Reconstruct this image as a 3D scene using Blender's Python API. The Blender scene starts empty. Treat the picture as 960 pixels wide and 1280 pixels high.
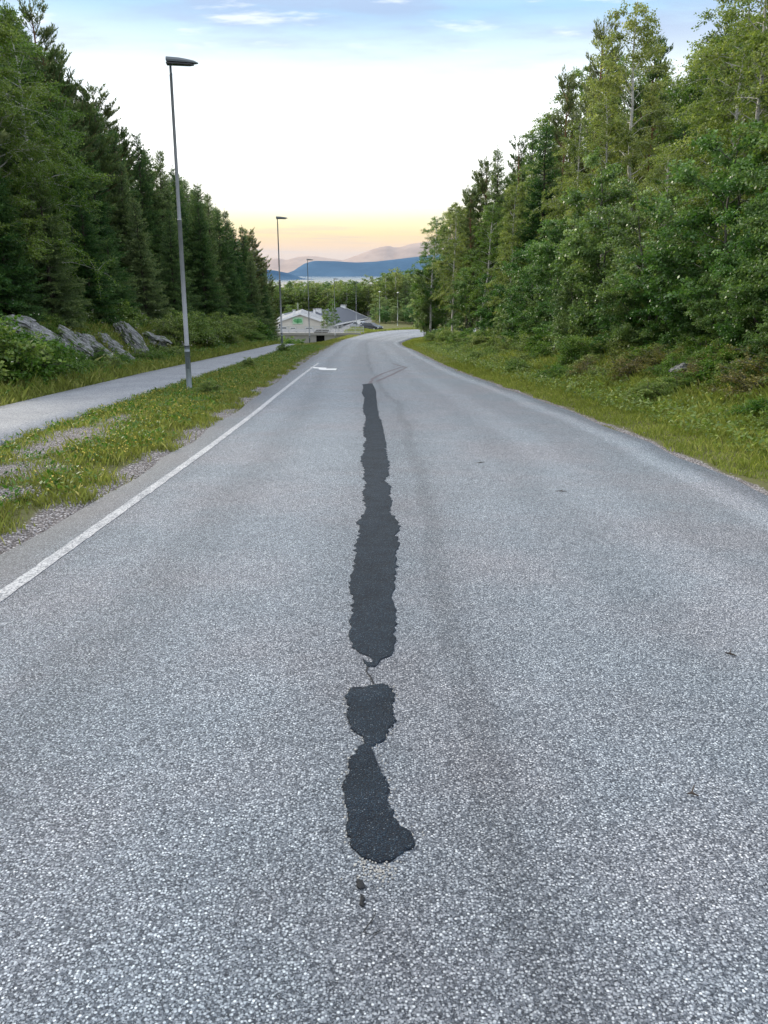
import bpy, math, random
import numpy as np
from mathutils import Vector, Matrix
R_ = math.radians
random.seed(7)
S = bpy.context.scene
C = S.collection

# ------------------------------------------------------------------ camera
FPX, HOR, CAMH = 980.0, 338.0, 1.6           # focal length and eye level in pixels of the 960x1280 picture
TH = math.atan((640 - HOR) / FPX)
cam = bpy.data.cameras.new('camera'); camo = bpy.data.objects.new('camera', cam); C.objects.link(camo)
camo.location = (0, 0, CAMH); camo.rotation_euler = (math.pi / 2 - TH, 0, 0)
cam.sensor_fit = 'VERTICAL'; cam.sensor_height = 36; cam.lens = 36 * FPX / 1280
cam.clip_start = 0.05; cam.clip_end = 90000
S.camera = camo
S.render.resolution_x, S.render.resolution_y = 768, 1024

# ------------------------------------------------------------------ sky, sun, exposure
SUN_AZ, SUN_EL = -48.0, 26.0                 # degrees left of straight ahead, above the horizon
SUN_STR, NISHITA_STR, EXPOSURE = 2.5, 0.06, 0.80
S.view_settings.view_transform = 'Standard'; S.view_settings.look = 'None'
S.view_settings.gamma = 1; S.view_settings.exposure = EXPOSURE; S.view_settings.use_curve_mapping = False
w = bpy.data.worlds.new('World'); S.world = w; w.use_nodes = True


class NT:
    """small helper for node trees"""
    def __init__(s, tree): s.t = tree; s.N = tree.nodes; s.L = tree.links
    def n(s, typ, inp=None, **props):
        nd = s.N.new(typ)
        for k, v in props.items(): setattr(nd, k, v)
        for k, v in (inp or {}).items():
            sk = nd.inputs[k]
            if isinstance(v, bpy.types.NodeSocket): s.L.new(v, sk)
            else: sk.default_value = v
        return nd
    def math(s, op, a, b=0.0, c=0.0, clamp=False):
        return s.n('ShaderNodeMath', {0: a, 1: b, 2: c}, operation=op, use_clamp=clamp).outputs[0]
    def ss(s, v, a, b):                       # smoothstep a..b -> 0..1
        return s.n('ShaderNodeMapRange', {'Value': v, 'From Min': a, 'From Max': b}, interpolation_type='SMOOTHSTEP').outputs[0]
    def ramp(s, f, pts):
        nd = s.n('ShaderNodeValToRGB', {'Fac': f}); e = nd.color_ramp.elements
        while len(e) < len(pts): e.new(0.5)
        for k, (p, c) in zip(e, pts):
            k.position = p; k.color = (*c, 1) if len(c) == 3 else c
        return nd.outputs['Color']
    def mix(s, f, a, b, blend='MIX'):
        nd = s.n('ShaderNodeMix', data_type='RGBA', blend_type=blend)
        for k, v in ((0, f), (6, a), (7, b)):
            if isinstance(v, bpy.types.NodeSocket): s.L.new(v, nd.inputs[k])
            else: nd.inputs[k].default_value = v if k == 0 or len(v) == 4 else (*v, 1)
        return nd.outputs[2]
    def noise(s, vec, scale, detail=4, rough=0.55, **k):
        d = {'Scale': scale, 'Detail': detail, 'Roughness': rough}
        if vec is not None: d['Vector'] = vec
        return s.n('ShaderNodeTexNoise', d, **k).outputs['Fac']


wt = NT(w.node_tree); w.node_tree.nodes.clear()
wdir = wt.n('ShaderNodeTexCoord').outputs['Generated']
sep = wt.n('ShaderNodeSeparateXYZ', {0: wdir})
elev = wt.math('DIVIDE', wt.math('ARCSINE', sep.outputs['Z']), math.pi / 2)        # 0 horizon .. 1 zenith
D = 90.0
def disp(c): return tuple(x / 2 ** .72 for x in c)
glow = wt.ramp(elev, [(p / D, disp(c)) for p, c in [(0, (.86, .58, .40)), (1.2, (1.1, .68, .36)), (1.9, (1.22, .78, .35)), (2.5, (1.26, .92, .38)), (3.2, (1.28, 1.10, .60)), (4.2, (1.38, 1.32, 1.10)),
             (7.5, (1.9, 1.9, 1.88)), (9.8, (1.65, 1.7, 1.72)), (12.6, (1.0, 1.14, 1.22)), (15.4, (.48, .78, 1.06)), (26, (1.55, 1.66, 1.82)), (90, (1.6, 1.7, 1.86))]])
east = wt.ramp(elev, [(p / D, disp(c)) for p, c in [(0, (.85, .85, .95)), (5, (1.05, 1.06, 1.16)), (13, (1.25, 1.36, 1.55)), (26, (1.55, 1.66, 1.82)), (90, (1.6, 1.7, 1.86))]])
sunv = Vector((math.sin(R_(SUN_AZ)) * math.cos(R_(SUN_EL)), math.cos(R_(SUN_AZ)) * math.cos(R_(SUN_EL)), math.sin(R_(SUN_EL))))
dotn = wt.n('ShaderNodeVectorMath', {0: wdir, 1: (math.sin(R_(SUN_AZ * .5)), math.cos(R_(SUN_AZ * .5)), 0)}, operation='DOT_PRODUCT').outputs['Value']
veil = wt.mix(wt.ss(dotn, -0.35, 0.75), east, glow)
# thin streaky cloud: direction projected on a flat layer overhead
zz = wt.math('ADD', wt.math('MAXIMUM', sep.outputs['Z'], 0.0), 0.10)
cl = wt.n('ShaderNodeCombineXYZ', {0: wt.math('DIVIDE', sep.outputs['X'], zz), 1: wt.math('DIVIDE', sep.outputs['Y'], zz), 2: 0.0}).outputs[0]
clm = wt.n('ShaderNodeMapping', {'Vector': cl, 'Rotation': (0, 0, R_(24)), 'Scale': (0.9, 2.0, 1), 'Location': (2.3, 5.1, 0)}).outputs[0]
cn = wt.noise(clm, 1.1, 6, .6)
cn2 = wt.noise(clm, 3.2, 5, .6)
hi = wt.ss(elev, 10.0 / D, 15.0 / D)
cl_dark = wt.math('MULTIPLY', wt.ss(cn, .40, .60), hi)
veil = wt.mix(wt.math('MULTIPLY', cl_dark, .58), veil, disp((.48, .54, .80)))
cl_white = wt.math('MULTIPLY', wt.ss(cn2, .56, .72), wt.math('MULTIPLY', hi, .65))
veil = wt.mix(cl_white, veil, disp((1.2, 1.25, 1.3)))
# soft darker streak bands low over the sunset
bm = wt.n('ShaderNodeMapping', {'Vector': wdir, 'Scale': (3.0, 3.0, 60)}).outputs[0]
bn = wt.ss(wt.noise(bm, 2.0, 4, .55), .5, .68)
band = wt.math('MULTIPLY', bn, wt.math('SUBTRACT', 1.0, wt.ss(elev, 2.0 / D, 5 / D)))
veil = wt.mix(wt.math('MULTIPLY', band, .38), veil, disp((.74, .58, .50)))
nis = wt.n('ShaderNodeTexSky', sky_type='NISHITA', sun_disc=False, sun_elevation=R_(SUN_EL), sun_rotation=R_(SUN_AZ), altitude=90, air_density=1.0, dust_density=1.5, ozone_density=1.0).outputs[0]
bgA = wt.n('ShaderNodeBackground', {'Color': nis, 'Strength': NISHITA_STR})
bgB = wt.n('ShaderNodeBackground', {'Color': veil, 'Strength': 1.0})
mixs = wt.n('ShaderNodeMixShader', {0: 0.9, 1: bgA.outputs[0], 2: bgB.outputs[0]})
wo = wt.n('ShaderNodeOutputWorld', {'Surface': mixs.outputs[0]})

sl = bpy.data.lights.new('sun', 'SUN'); sl.energy = SUN_STR; sl.angle = R_(28); sl.color = (1.0, .90, .74)
so = bpy.data.objects.new('sun', sl); C.objects.link(so)
so.rotation_euler = (-sunv).to_track_quat('-Z', 'Y').to_euler(); so.location = (-60, 80, 60)

S.cycles.max_bounces = 6; S.cycles.diffuse_bounces = 3; S.cycles.glossy_bounces = 2; S.cycles.transmission_bounces = 3; S.cycles.volume_bounces = 1

# ------------------------------------------------------------------ picture <-> place
CT, ST = math.cos(TH), math.sin(TH)
def z_at(v, Y):                                # height of what shows in picture row v at distance Y
    k = (640 - v) / FPX
    return CAMH + Y * (k * CT - ST) / (CT + k * ST)
def x_at(u, v, Y):
    z = z_at(v, Y) - CAMH
    return (u - 480) / FPX * (Y * CT - z * ST)
def y_for(u, x): return x * FPX * 1.013 / (u - 480)
ZK = [(-60, 3.6), (0, 0.0), (110, -7.04), (125, -7.78), (138, -8.40), (147, -8.82), (155, -9.25), (170, -9.9), (230, -11.5), (300, -13), (600, -22), (1000, -44), (1500, -95), (2600, -110), (40000, -110)]
zky, zkz = np.array([a for a, b in ZK], float), np.array([b for a, b in ZK], float)
def zr(y): return np.interp(y, zky, zkz)
def on_road(u, v):
    """point of the road surface that shows at picture position u, v"""
    x = (u - 480) / FPX; yy = -(v - 640) / FPX
    d = (x, CT + yy * ST, -ST + yy * CT)
    t = -CAMH / (d[2] + 0.064 * d[1])
    return (d[0] * t, d[1] * t)

# ------------------------------------------------------------------ mesh helpers
def mesh_np(name, V, faces, attrs=None, smooth=False):
    """faces: list of int arrays (n,k)"""
    V = np.asarray(V, np.float32); me = bpy.data.meshes.new(name)
    me.vertices.add(len(V)); me.vertices.foreach_set('co', V.ravel())
    faces = [np.asarray(f, np.int32) for f in faces if len(f)]
    loops = np.concatenate([f.ravel() for f in faces]); tot = np.concatenate([np.full(len(f), f.shape[1], np.int32) for f in faces])
    st = np.concatenate([[0], np.cumsum(tot)[:-1]]).astype(np.int32)
    me.loops.add(len(loops)); me.loops.foreach_set('vertex_index', loops)
    me.polygons.add(len(tot)); me.polygons.foreach_set('loop_start', st); me.polygons.foreach_set('loop_total', tot)
    if smooth: me.polygons.foreach_set('use_smooth', np.ones(len(tot), bool))
    for k, a in (attrs or {}).items():
        at = me.attributes.new(k, 'FLOAT', 'POINT'); at.data.foreach_set('value', np.asarray(a, np.float32))
    me.update(calc_edges=True); me.validate()
    return me
class MB:
    """collects shapes for one mesh"""
    def __init__(s): s.V = []; s.F = []; s.n = 0
    def add(s, V, F):
        s.V += [tuple(v) for v in V]; s.F += [tuple(i + s.n for i in f) for f in F]; s.n += len(V); return s
    def box(s, x0, x1, y0, y1, z0, z1, M=None):
        V = [(x, y, z) for z in (z0, z1) for y in (y0, y1) for x in (x0, x1)]
        if M is not None: V = [tuple(M @ Vector(v)) for v in V]
        return s.add(V, [(0, 2, 3, 1), (4, 5, 7, 6), (0, 1, 5, 4), (2, 6, 7, 3), (0, 4, 6, 2), (1, 3, 7, 5)])
    def tube(s, pts, rad, n=8, caps=True):
        P = [Vector(p) for p in pts]; V = []; F = []
        for i, p in enumerate(P):
            d = (P[min(i + 1, len(P) - 1)] - P[max(i - 1, 0)]).normalized()
            a = d.cross(Vector((0, 0, 1)) if abs(d.z) < .9 else Vector((1, 0, 0))).normalized(); b = d.cross(a)
            r = rad[i] if hasattr(rad, '__len__') else rad
            V += [p + (a * math.cos(2 * math.pi * k / n) + b * math.sin(2 * math.pi * k / n)) * r for k in range(n)]
        for i in range(len(P) - 1):
            for k in range(n):
                k2 = (k + 1) % n; F.append((i * n + k, i * n + k2, i * n + n + k2, i * n + n + k))
        if caps: F += [tuple(range(n)), tuple(range((len(P) - 1) * n, len(P) * n))[::-1]]
        return s.add(V, F)
    def prism(s, poly, z0, z1, M=None):        # outline in x,y raised in z
        n = len(poly); V = [(x, y, z0) for x, y in poly] + [(x, y, z1) for x, y in poly]
        if M is not None: V = [tuple(M @ Vector(v)) for v in V]
        return s.add(V, [tuple(range(n))[::-1], tuple(range(n, 2 * n))] + [(i, (i + 1) % n, n + (i + 1) % n, n + i) for i in range(n)])
    def mesh(s, name, smooth=False, bevel=0):
        me = bpy.data.meshes.new(name); me.from_pydata(s.V, [], s.F); me.update()
        if smooth: me.polygons.foreach_set('use_smooth', [True] * len(me.polygons))
        return me
    def build(s, name, mat, parent=None, smooth=False): return obj(name, s.mesh(name, smooth), mat, parent)
def obj(name, me, mat, parent=None):
    o = bpy.data.objects.new(name, me); C.objects.link(o)
    if mat is not None and not me.materials: me.materials.append(mat)
    if parent is not None: o.parent = parent
    return o
def tag(o, label=None, cat=None, group=None, kind=None):
    for k, v in (('label', label), ('category', cat), ('group', group), ('kind', kind)):
        if v: o[k] = v
    return o
def empty(name, loc, rz=0, label=None, cat=None, group=None):
    o = bpy.data.objects.new(name, None); C.objects.link(o); o.location = loc; o.rotation_euler = (0, 0, rz)
    o.empty_display_size = .2
    return tag(o, label, cat, group)

# ------------------------------------------------------------------ materials
def new_mat(name):
    m = bpy.data.materials.new(name); m.use_nodes = True; m.node_tree.nodes.clear(); return m, NT(m.node_tree)
def finish(nt, col, rough=.7, bump=None, bstr=.3, bdist=.02, spec=.3, metal=0.0, extra=None):
    d = {'Roughness': rough, 'Specular IOR Level': spec, 'Metallic': metal}
    d['Base Color'] = col if isinstance(col, bpy.types.NodeSocket) else (*col, 1)
    if bump is not None:
        d['Normal'] = nt.n('ShaderNodeBump', {'Height': bump, 'Strength': bstr, 'Distance': bdist}).outputs[0]
    d.update(extra or {})
    b = nt.n('ShaderNodeBsdfPrincipled', d)
    nt.n('ShaderNodeOutputMaterial', {'Surface': b.outputs[0]}); return b
def plain(name, col, rough=.6, var=.25, scale=6.0, spec=.3, metal=0.0, bump=.15):
    m, t = new_mat(name); p = t.n('ShaderNodeTexCoord').outputs['Object']
    f = t.noise(p, scale, 6, .6)
    c = t.mix(f, tuple(x * (1 - var) for x in col), tuple(min(1, x * (1 + var)) for x in col))
    finish(t, c, rough, t.noise(p, scale * 6, 4), bump, .01, spec, metal); return m

def mat_asphalt(name, dark=False, tone=1.52, far=False):
    m, t = new_mat(name)
    p = t.n('ShaderNodeNewGeometry').outputs['Position']
    lat = t.n('ShaderNodeAttribute', attribute_name='lat').outputs['Fac']
    lon = t.n('ShaderNodeAttribute', attribute_name='lon').outputs['Fac']
    wob = t.n('ShaderNodeVectorMath', {0: p, 1: (1, 1, 1)}, operation='MULTIPLY').outputs[0]
    v1 = t.n('ShaderNodeTexVoronoi', {'Vector': wob, 'Scale': 112.0 if not dark else 170.0, 'Randomness': 1.0})
    v2 = t.n('ShaderNodeTexVoronoi', {'Vector': wob, 'Scale': 235.0, 'Randomness': 1.0})
    r1 = t.n('ShaderNodeSeparateColor', {0: v1.outputs['Color']}); r2 = t.n('ShaderNodeSeparateColor', {0: v2.outputs['Color']})
    if dark:
        c = t.ramp(r1.outputs[0], [(0, (.008, .018, .030)), (.6, (.022, .042, .062)), (.93, (.050, .078, .102)), (1, (.16, .19, .21))])
        c = t.mix(t.ss(v1.outputs['Distance'], .25, .6), c, (.012, .016, .022))
        big = t.noise(p, 6, 5, .6)
        c = t.mix(t.ss(big, .3, .7), c, t.mix(1.0, c, (1.5, 1.5, 1.5), 'MULTIPLY'))
        h = t.math('ADD', t.math('MULTIPLY', v1.outputs['Distance'], -.7), t.math('MULTIPLY', big, 4.0))
        finish(t, c, .8, h, .9, .010, .26); return m
    chips = t.ramp(r1.outputs[0], [(0, (.055, .060, .066)), (.18, (.130, .139, .150)), (.45, (.225, .238, .250)), (.75, (.315, .332, .343)), (.93, (.42, .435, .44)), (1, (.56, .57, .56))])
    fines = t.ramp(r2.outputs[0], [(0, (.020, .023, .028)), (.5, (.070, .078, .088)), (.85, (.155, .168, .181)), (1, (.27, .28, .285))])
    edge = t.ss(v1.outputs['Distance'], .34, .50)
    c = t.mix(edge, chips, fines)
    # pinkish and bluish stone mixed in drifts, as laid
    drift = t.ss(t.noise(p, .55, 4, .6), .38, .66)
    c = t.mix(1.0, c, t.mix(drift, (.95, 1.0, 1.03), (1.03, .995, 1.0)), 'MULTIPLY')
    # wear: wheel paths polished paler, mid lane and seams dirtier
    lw = t.math('ADD', lat, t.math('MULTIPLY', t.math('SUBTRACT', t.noise(p, .35, 3), .5), .5))
    def lane(c0, wd): return t.math('SUBTRACT', 1.0, t.ss(t.math('ABSOLUTE', t.math('SUBTRACT', lw, c0)), wd * .25, wd))
    pale = t.math('MAXIMUM', t.math('MAXIMUM', lane(1.95, .42), t.math('MULTIPLY', lane(.95, .5), .5)), t.math('MAXIMUM', lane(-.85, .6), lane(-1.9, .4)))
    pale = t.math('MAXIMUM', pale, t.math('MULTIPLY', lane(3.25, .28), 2.0))
    dirt = t.math('MAXIMUM', lane(.36, .13), t.math('MULTIPLY', lane(.15, .5), .35))
    gain = t.math('ADD', t.math('ADD', .93, t.math('MULTIPLY', pale, .15)), t.math('MULTIPLY', dirt, -.18))
    mott = t.math('ADD', .62, t.math('ADD', t.math('MULTIPLY', t.noise(p, 1.7, 5, .65), .34), t.math('MULTIPLY', t.noise(p, 14, 4, .6), .42)))
    gain = t.math('MULTIPLY', t.math('MULTIPLY', gain, mott), tone)
    c = t.mix(1.0, c, t.n('ShaderNodeCombineColor', {0: gain, 1: gain, 2: gain}).outputs[0], 'MULTIPLY')
    # outside the edge line the surface is dirtier and brownish
    sh = t.math('SUBTRACT', 1.0, t.ss(t.math('ADD', lat, t.math('MULTIPLY', t.noise(p, 3, 4), .3)), -2.35, -2.1))
    c = t.mix(t.math('MULTIPLY', sh, .4), c, (.135, .138, .150))
    h = t.math('ADD', t.math('MULTIPLY', v1.outputs['Distance'], -1.0), t.math('MULTIPLY', r1.outputs[1], .5))
    finish(t, c, .68, h, .5, .006, .26); return m

def mat_path():
    m, t = new_mat('path asphalt'); p = t.n('ShaderNodeNewGeometry').outputs['Position']
    v = t.n('ShaderNodeTexVoronoi', {'Vector': p, 'Scale': 75.0}); r = t.n('ShaderNodeSeparateColor', {0: v.outputs['Color']})
    c = t.ramp(r.outputs[0], [(0, (.18, .19, .205)), (.5, (.29, .30, .315)), (1, (.48, .49, .50))])
    c = t.mix(t.ss(t.noise(p, .8, 5, .6), .35, .7), c, t.mix(1.0, c, (.84, .84, .85), 'MULTIPLY'))
    finish(t, c, .8, v.outputs['Distance'], .3, .006, .25); return m

def mat_paint():
    m, t = new_mat('worn road paint'); p = t.n('ShaderNodeNewGeometry').outputs['Position']
    v = t.n('ShaderNodeTexVoronoi', {'Vector': p, 'Scale': 100.0}); r = t.n('ShaderNodeSeparateColor', {0: v.outputs['Color']})
    big = t.noise(p, 5, 5, .7)
    wear = t.ss(t.math('ADD', t.math('MULTIPLY', r.outputs[0], .62), t.math('MULTIPLY', big, .62)), .50, .86)
    c = t.mix(wear, t.mix(t.ss(big, .3, .7), (.62, .62, .61), (.50, .51, .515)), (.20, .21, .225))
    finish(t, c, .6, v.outputs['Distance'], .35, .005, .3); return m

def mat_ground():
    m, t = new_mat('ground'); p = t.n('ShaderNodeNewGeometry').outputs['Position']
    A = lambda k: t.n('ShaderNodeAttribute', attribute_name=k).outputs['Fac']
    n1 = t.noise(p, 1.6, 6, .62); n2 = t.noise(p, 9, 5, .6); n3 = t.noise(p, 45, 4, .6)
    nn = t.math('MULTIPLY', t.math('SUBTRACT', n1, .5), 1.3)
    soil = t.mix(n2, (.085, .075, .040), (.15, .14, .06))
    soil = t.mix(t.ss(n3, .4, .7), soil, (.12, .15, .04))
    v = t.n('ShaderNodeTexVoronoi', {'Vector': p, 'Scale': 42.0}); r = t.n('ShaderNodeSeparateColor', {0: v.outputs['Color']})
    grav = t.ramp(r.outputs[0], [(0, (.16, .145, .138)), (.5, (.33, .30, .295)), (.85, (.48, .455, .445)), (1, (.68, .66, .65))])
    grav = t.mix(t.ss(v.outputs['Distance'], .32, .6), grav, (.11, .10, .095))
    g = t.math('ADD', A('gravel'), t.math('MULTIPLY', nn, .75))
    gf = t.ss(g, .40, .62)
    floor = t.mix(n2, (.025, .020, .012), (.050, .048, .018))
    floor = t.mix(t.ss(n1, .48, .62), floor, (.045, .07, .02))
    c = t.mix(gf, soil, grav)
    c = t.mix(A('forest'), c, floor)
    c = t.mix(A('paved'), c, t.mix(n2, (.16, .165, .175), (.23, .235, .245)))
    h = t.math('ADD', t.math('MULTIPLY', n2, .5), t.math('MULTIPLY', v.outputs['Distance'], -.25))
    finish(t, c, .9, h, .8, .04, .15); return m

def mat_leaf(name, cols, trans=.3, rough=.45, spec=.35, objvar=.35):
    """cols: dark, mid, light leaf colours; tint is a per-leaf random value stored in the mesh"""
    m, t = new_mat(name)
    tint = t.n('ShaderNodeAttribute', attribute_name='tint').outputs['Fac']
    orr = t.n('ShaderNodeObjectInfo').outputs['Random']
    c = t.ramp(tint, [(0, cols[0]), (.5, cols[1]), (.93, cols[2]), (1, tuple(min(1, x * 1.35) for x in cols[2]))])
    hs = t.n('ShaderNodeHueSaturation', {'Color': c, 'Hue': t.math('ADD', .5, t.math('MULTIPLY', t.math('SUBTRACT', orr, .5), -.06)),
        'Saturation': t.math('ADD', .95, t.math('MULTIPLY', t.math('SUBTRACT', orr, .5), -.25)),
        'Value': t.math('ADD', 1 - objvar * .5, t.math('MULTIPLY', orr, objvar))}).outputs[0]
    b = t.n('ShaderNodeBsdfPrincipled', {'Base Color': hs, 'Roughness': rough, 'Specular IOR Level': spec})
    tr = t.n('ShaderNodeBsdfTranslucent', {'Color': t.mix(1.0, hs, (1.25, 1.3, .7), 'MULTIPLY')})
    mx = t.n('ShaderNodeMixShader', {0: trans, 1: b.outputs[0], 2: tr.outputs[0]})
    t.n('ShaderNodeOutputMaterial', {'Surface': mx.outputs[0]}); return m

def mat_bark(name, a, b, birch=False, pine=False):
    m, t = new_mat(name); p = t.n('ShaderNodeTexCoord').outputs['Object']
    mp = t.n('ShaderNodeMapping', {'Vector': p, 'Scale': (14, 14, 3.0 if not birch else 40)}).outputs[0]
    n = t.noise(mp, 1.0, 6, .65)
    c = t.mix(t.ss(n, .3, .7), a, b)
    if birch:
        mp2 = t.n('ShaderNodeMapping', {'Vector': p, 'Scale': (5, 5, 9)}).outputs[0]
        c = t.mix(t.ss(t.noise(mp2, 1.0, 5, .7), .56, .66), c, (.035, .03, .028))
    if pine:
        z = t.n('ShaderNodeSeparateXYZ', {0: p}).outputs['Z']
        c = t.mix(t.ss(z, 2.5, 7.5), c, t.mix(n, (.15, .080, .045), (.24, .135, .08)))
    finish(t, c, .85, n, .6, .02, .15); return m

def mat_rock():
    m, t = new_mat('grey rock'); p = t.n('ShaderNodeTexCoord').outputs['Object']
    mp = t.n('ShaderNodeMapping', {'Vector': p, 'Scale': (1.2, 3.0, 7)}).outputs[0]
    n = t.noise(mp, 1.6, 8, .68); n2 = t.noise(p, 2.4, 6, .6); n3 = t.noise(p, 14, 5, .7)
    c = t.ramp(n, [(.25, (.035, .036, .036)), (.42, (.13, .133, .132)), (.55, (.28, .285, .28)), (.75, (.56, .56, .54))])
    c = t.mix(t.ss(n2, .50, .60), c, (.07, .10, .03))
    c = t.mix(t.ss(n3, .62, .72), c, (.40, .41, .40))
    finish(t, c, .82, t.math('ADD', n, t.math('MULTIPLY', n3, .3)), .9, .06, .25); return m

M = {
    'asphalt': mat_asphalt('aggregate asphalt'), 'patch': mat_asphalt('fresh dark asphalt', dark=True), 'path': mat_path(), 'paint': mat_paint(), 'ground': mat_ground(),
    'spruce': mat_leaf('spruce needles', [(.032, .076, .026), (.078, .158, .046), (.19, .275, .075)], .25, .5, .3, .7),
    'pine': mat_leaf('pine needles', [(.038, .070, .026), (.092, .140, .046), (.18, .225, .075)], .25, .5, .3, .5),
    'birch': mat_leaf('birch leaves', [(.066, .118, .020), (.150, .235, .038), (.27, .335, .080)], .38, .45, .3, .45),
    'alder': mat_leaf('alder leaves', [(.046, .112, .024), (.122, .232, .050), (.26, .38, .14)], .33, .36, .5, .5),
    'bush': mat_leaf('shrub leaves', [(.052, .112, .016), (.135, .235, .034), (.28, .36, .085)], .35, .45, .3, .5),
    'grass': mat_leaf('grass', [(.125, .155, .024), (.235, .30, .044), (.46, .45, .14)], .3, .6, .2, .0),
    'flower': plain('yellow petals', (.62, .48, .07), .6, .2),
    'whiteflower': plain('cream petals', (.6, .58, .46), .6, .2),
    'bark': mat_bark('spruce bark', (.05, .04, .033), (.11, .09, .075)), 'pinebark': mat_bark('pine bark', (.07, .05, .04), (.15, .10, .075), pine=True),
    'birchbark': mat_bark('birch bark', (.42, .40, .37), (.66, .64, .60), birch=True), 'greybark': mat_bark('grey bark', (.09, .085, .075), (.19, .18, .16)),
    'rock': mat_rock(), 'brownbush': mat_leaf('brownish shrub leaves', [(.09, .085, .02), (.17, .165, .04), (.30, .27, .08)], .3, .5, .3, .4), 'stone': plain('loose stones', (.44, .41, .395), .85, .45, 60, .2), 'palestone': plain('pale chippings', (.52, .50, .45), .85, .4, 90, .2),
    'steel': plain('galvanised steel', (.30, .315, .325), .55, .30, 5, .5, .2), 'lamphead': plain('lamp housing', (.10, .12, .125), .45, .2, 8, .4),
    'sleeve': plain('blue-grey sleeve', (.27, .31, .33), .6, .25, 8, .4, .2), 'lens': plain('lamp glass', (.03, .03, .032), .25, .1, 8, .5), 'palesteel': plain('pale lamp steel', (.42, .44, .42), .55, .2, 6, .4, .2),
    'tar': plain('tar', (.012, .014, .017), .7, .3, 30, .4), 'crackfill': plain('crack fill', (.15, .13, .14), .8, .3, 40, .3),
    'concrete': plain('concrete', (.36, .345, .315), .85, .22, 3, .2), 'wallbeige': plain('beige boards', (.62, .58, .49), .75, .12, 4, .25),
    'white': plain('white paint', (.78, .78, .76), .6, .06, 4, .3), 'roofdark': plain('dark slate roof', (.055, .065, .085), .6, .22, 7, .35), 'roofgrey': plain('grey roof', (.24, .25, .26), .7, .15, 7, .3),
    'black': plain('black frame', (.015, .016, .018), .5, .2, 5, .3), 'glass': plain('window glass', (.03, .036, .042), .12, .1, 3, .5), 'green': plain('green sign paint', (.13, .38, .15), .55, .2, 12, .3), 'greendark': plain('dark green sign paint', (.03, .20, .06), .55, .2, 12, .3),
    'carpaint': plain('graphite car paint', (.045, .05, .055), .25, .05, 3, .6, .3), 'carsilver': plain('silver car paint', (.38, .40, .41), .3, .05, 3, .6, .3), 'rubber': plain('tyre rubber', (.02, .02, .02), .8, .1, 20, .2),
    'rail': plain('pale railing', (.52, .53, .52), .6, .15, 6, .3), 'dark': plain('tunnel shade black', (.012, .012, .012), .9, .1, 3, .1),
    'red': plain('red paint', (.5, .03, .02), .5, .1, 5, .3),
}

# ------------------------------------------------------------------ road layout
PAIRS = [((-2.68, -40), (3.65, -40)), ((-2.68, -6), (3.65, -6)), ((-2.68, 5), (3.66, 5)), ((-2.72, 12), (3.62, 12)), ((-2.95, 19), (3.20, 19)), ((-3.18, 26), (2.68, 26)), ((-3.38, 33), (2.32, 33)),
         ((-3.62, 41), (2.08, 41)), ((-3.82, 52), (1.80, 51.5)), ((-4.05, 65), (1.35, 62)), ((-4.20, 80), (1.45, 72)), ((-4.0, 96), (2.3, 83)), ((-3.5, 112), (3.6, 97)), ((-2.2, 127), (5.8, 110)),
         ((0, 139), (9.2, 121)), ((3, 148), (14, 130)), ((8, 155.5), (20, 137)), ((16, 161), (28, 142)), ((32, 167), (42, 147)), ((60, 171), (70, 150)), ((110, 174), (120, 153))]
def catmull(P, n):
    P = np.array(P, float); out = []
    for i in range(len(P) - 1):
        p0, p1, p2, p3 = P[max(i - 1, 0)], P[i], P[i + 1], P[min(i + 2, len(P) - 1)]
        for k in range(n):
            t = k / n
            a = .5 * (2 * p1 + (p2 - p0) * t + (2 * p0 - 5 * p1 + 4 * p2 - p3) * t * t + (3 * p1 - p0 - 3 * p2 + p3) * t ** 3)
            out.append(a)
    out.append(P[-1]); return np.array(out)
PE = catmull([(*a, *b) for a, b in PAIRS], 10)
# even out longitudinal kinks of the first long stretch
LEdge, REdge = PE[:, :2], PE[:, 2:]
def Lx(y): return np.interp(y, LEdge[:, 1], LEdge[:, 0])
def Rx(y): return np.interp(y, REdge[:, 1], REdge[:, 0], right=300)
PRK = np.array([(-40, -5.1), (0, -5.15), (10, -5.27), (18, -5.6), (35, -6.1), (52, -6.7), (66, -7.4), (72, -7.8), (85, -8.4), (118, -9.0)])
PLK = np.array([(-40, -7.4), (0, -7.4), (15, -7.53), (26, -7.98), (45, -8.35), (66, -8.85), (72, -9.3), (85, -10.0), (118, -10.7)])
def PRx(y): return np.interp(y, PRK[:, 0], PRK[:, 1])
def PLx(y): return np.interp(y, PLK[:, 0], PLK[:, 1])
def sstep(v, a, b):
    t = np.clip((v - a) / (b - a), 0, 1); return t * t * (3 - 2 * t)
def pathz(y): return zr(y) + .03 - 2.1 * sstep(y, 64, 100)
def hash2(x, y, s=0.0): return np.sin(x * 1.7 + s) * np.cos(y * 1.3 - s * 2) * .5 + np.sin(x * .63 + y * .91 + s * 3) * .5
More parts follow.
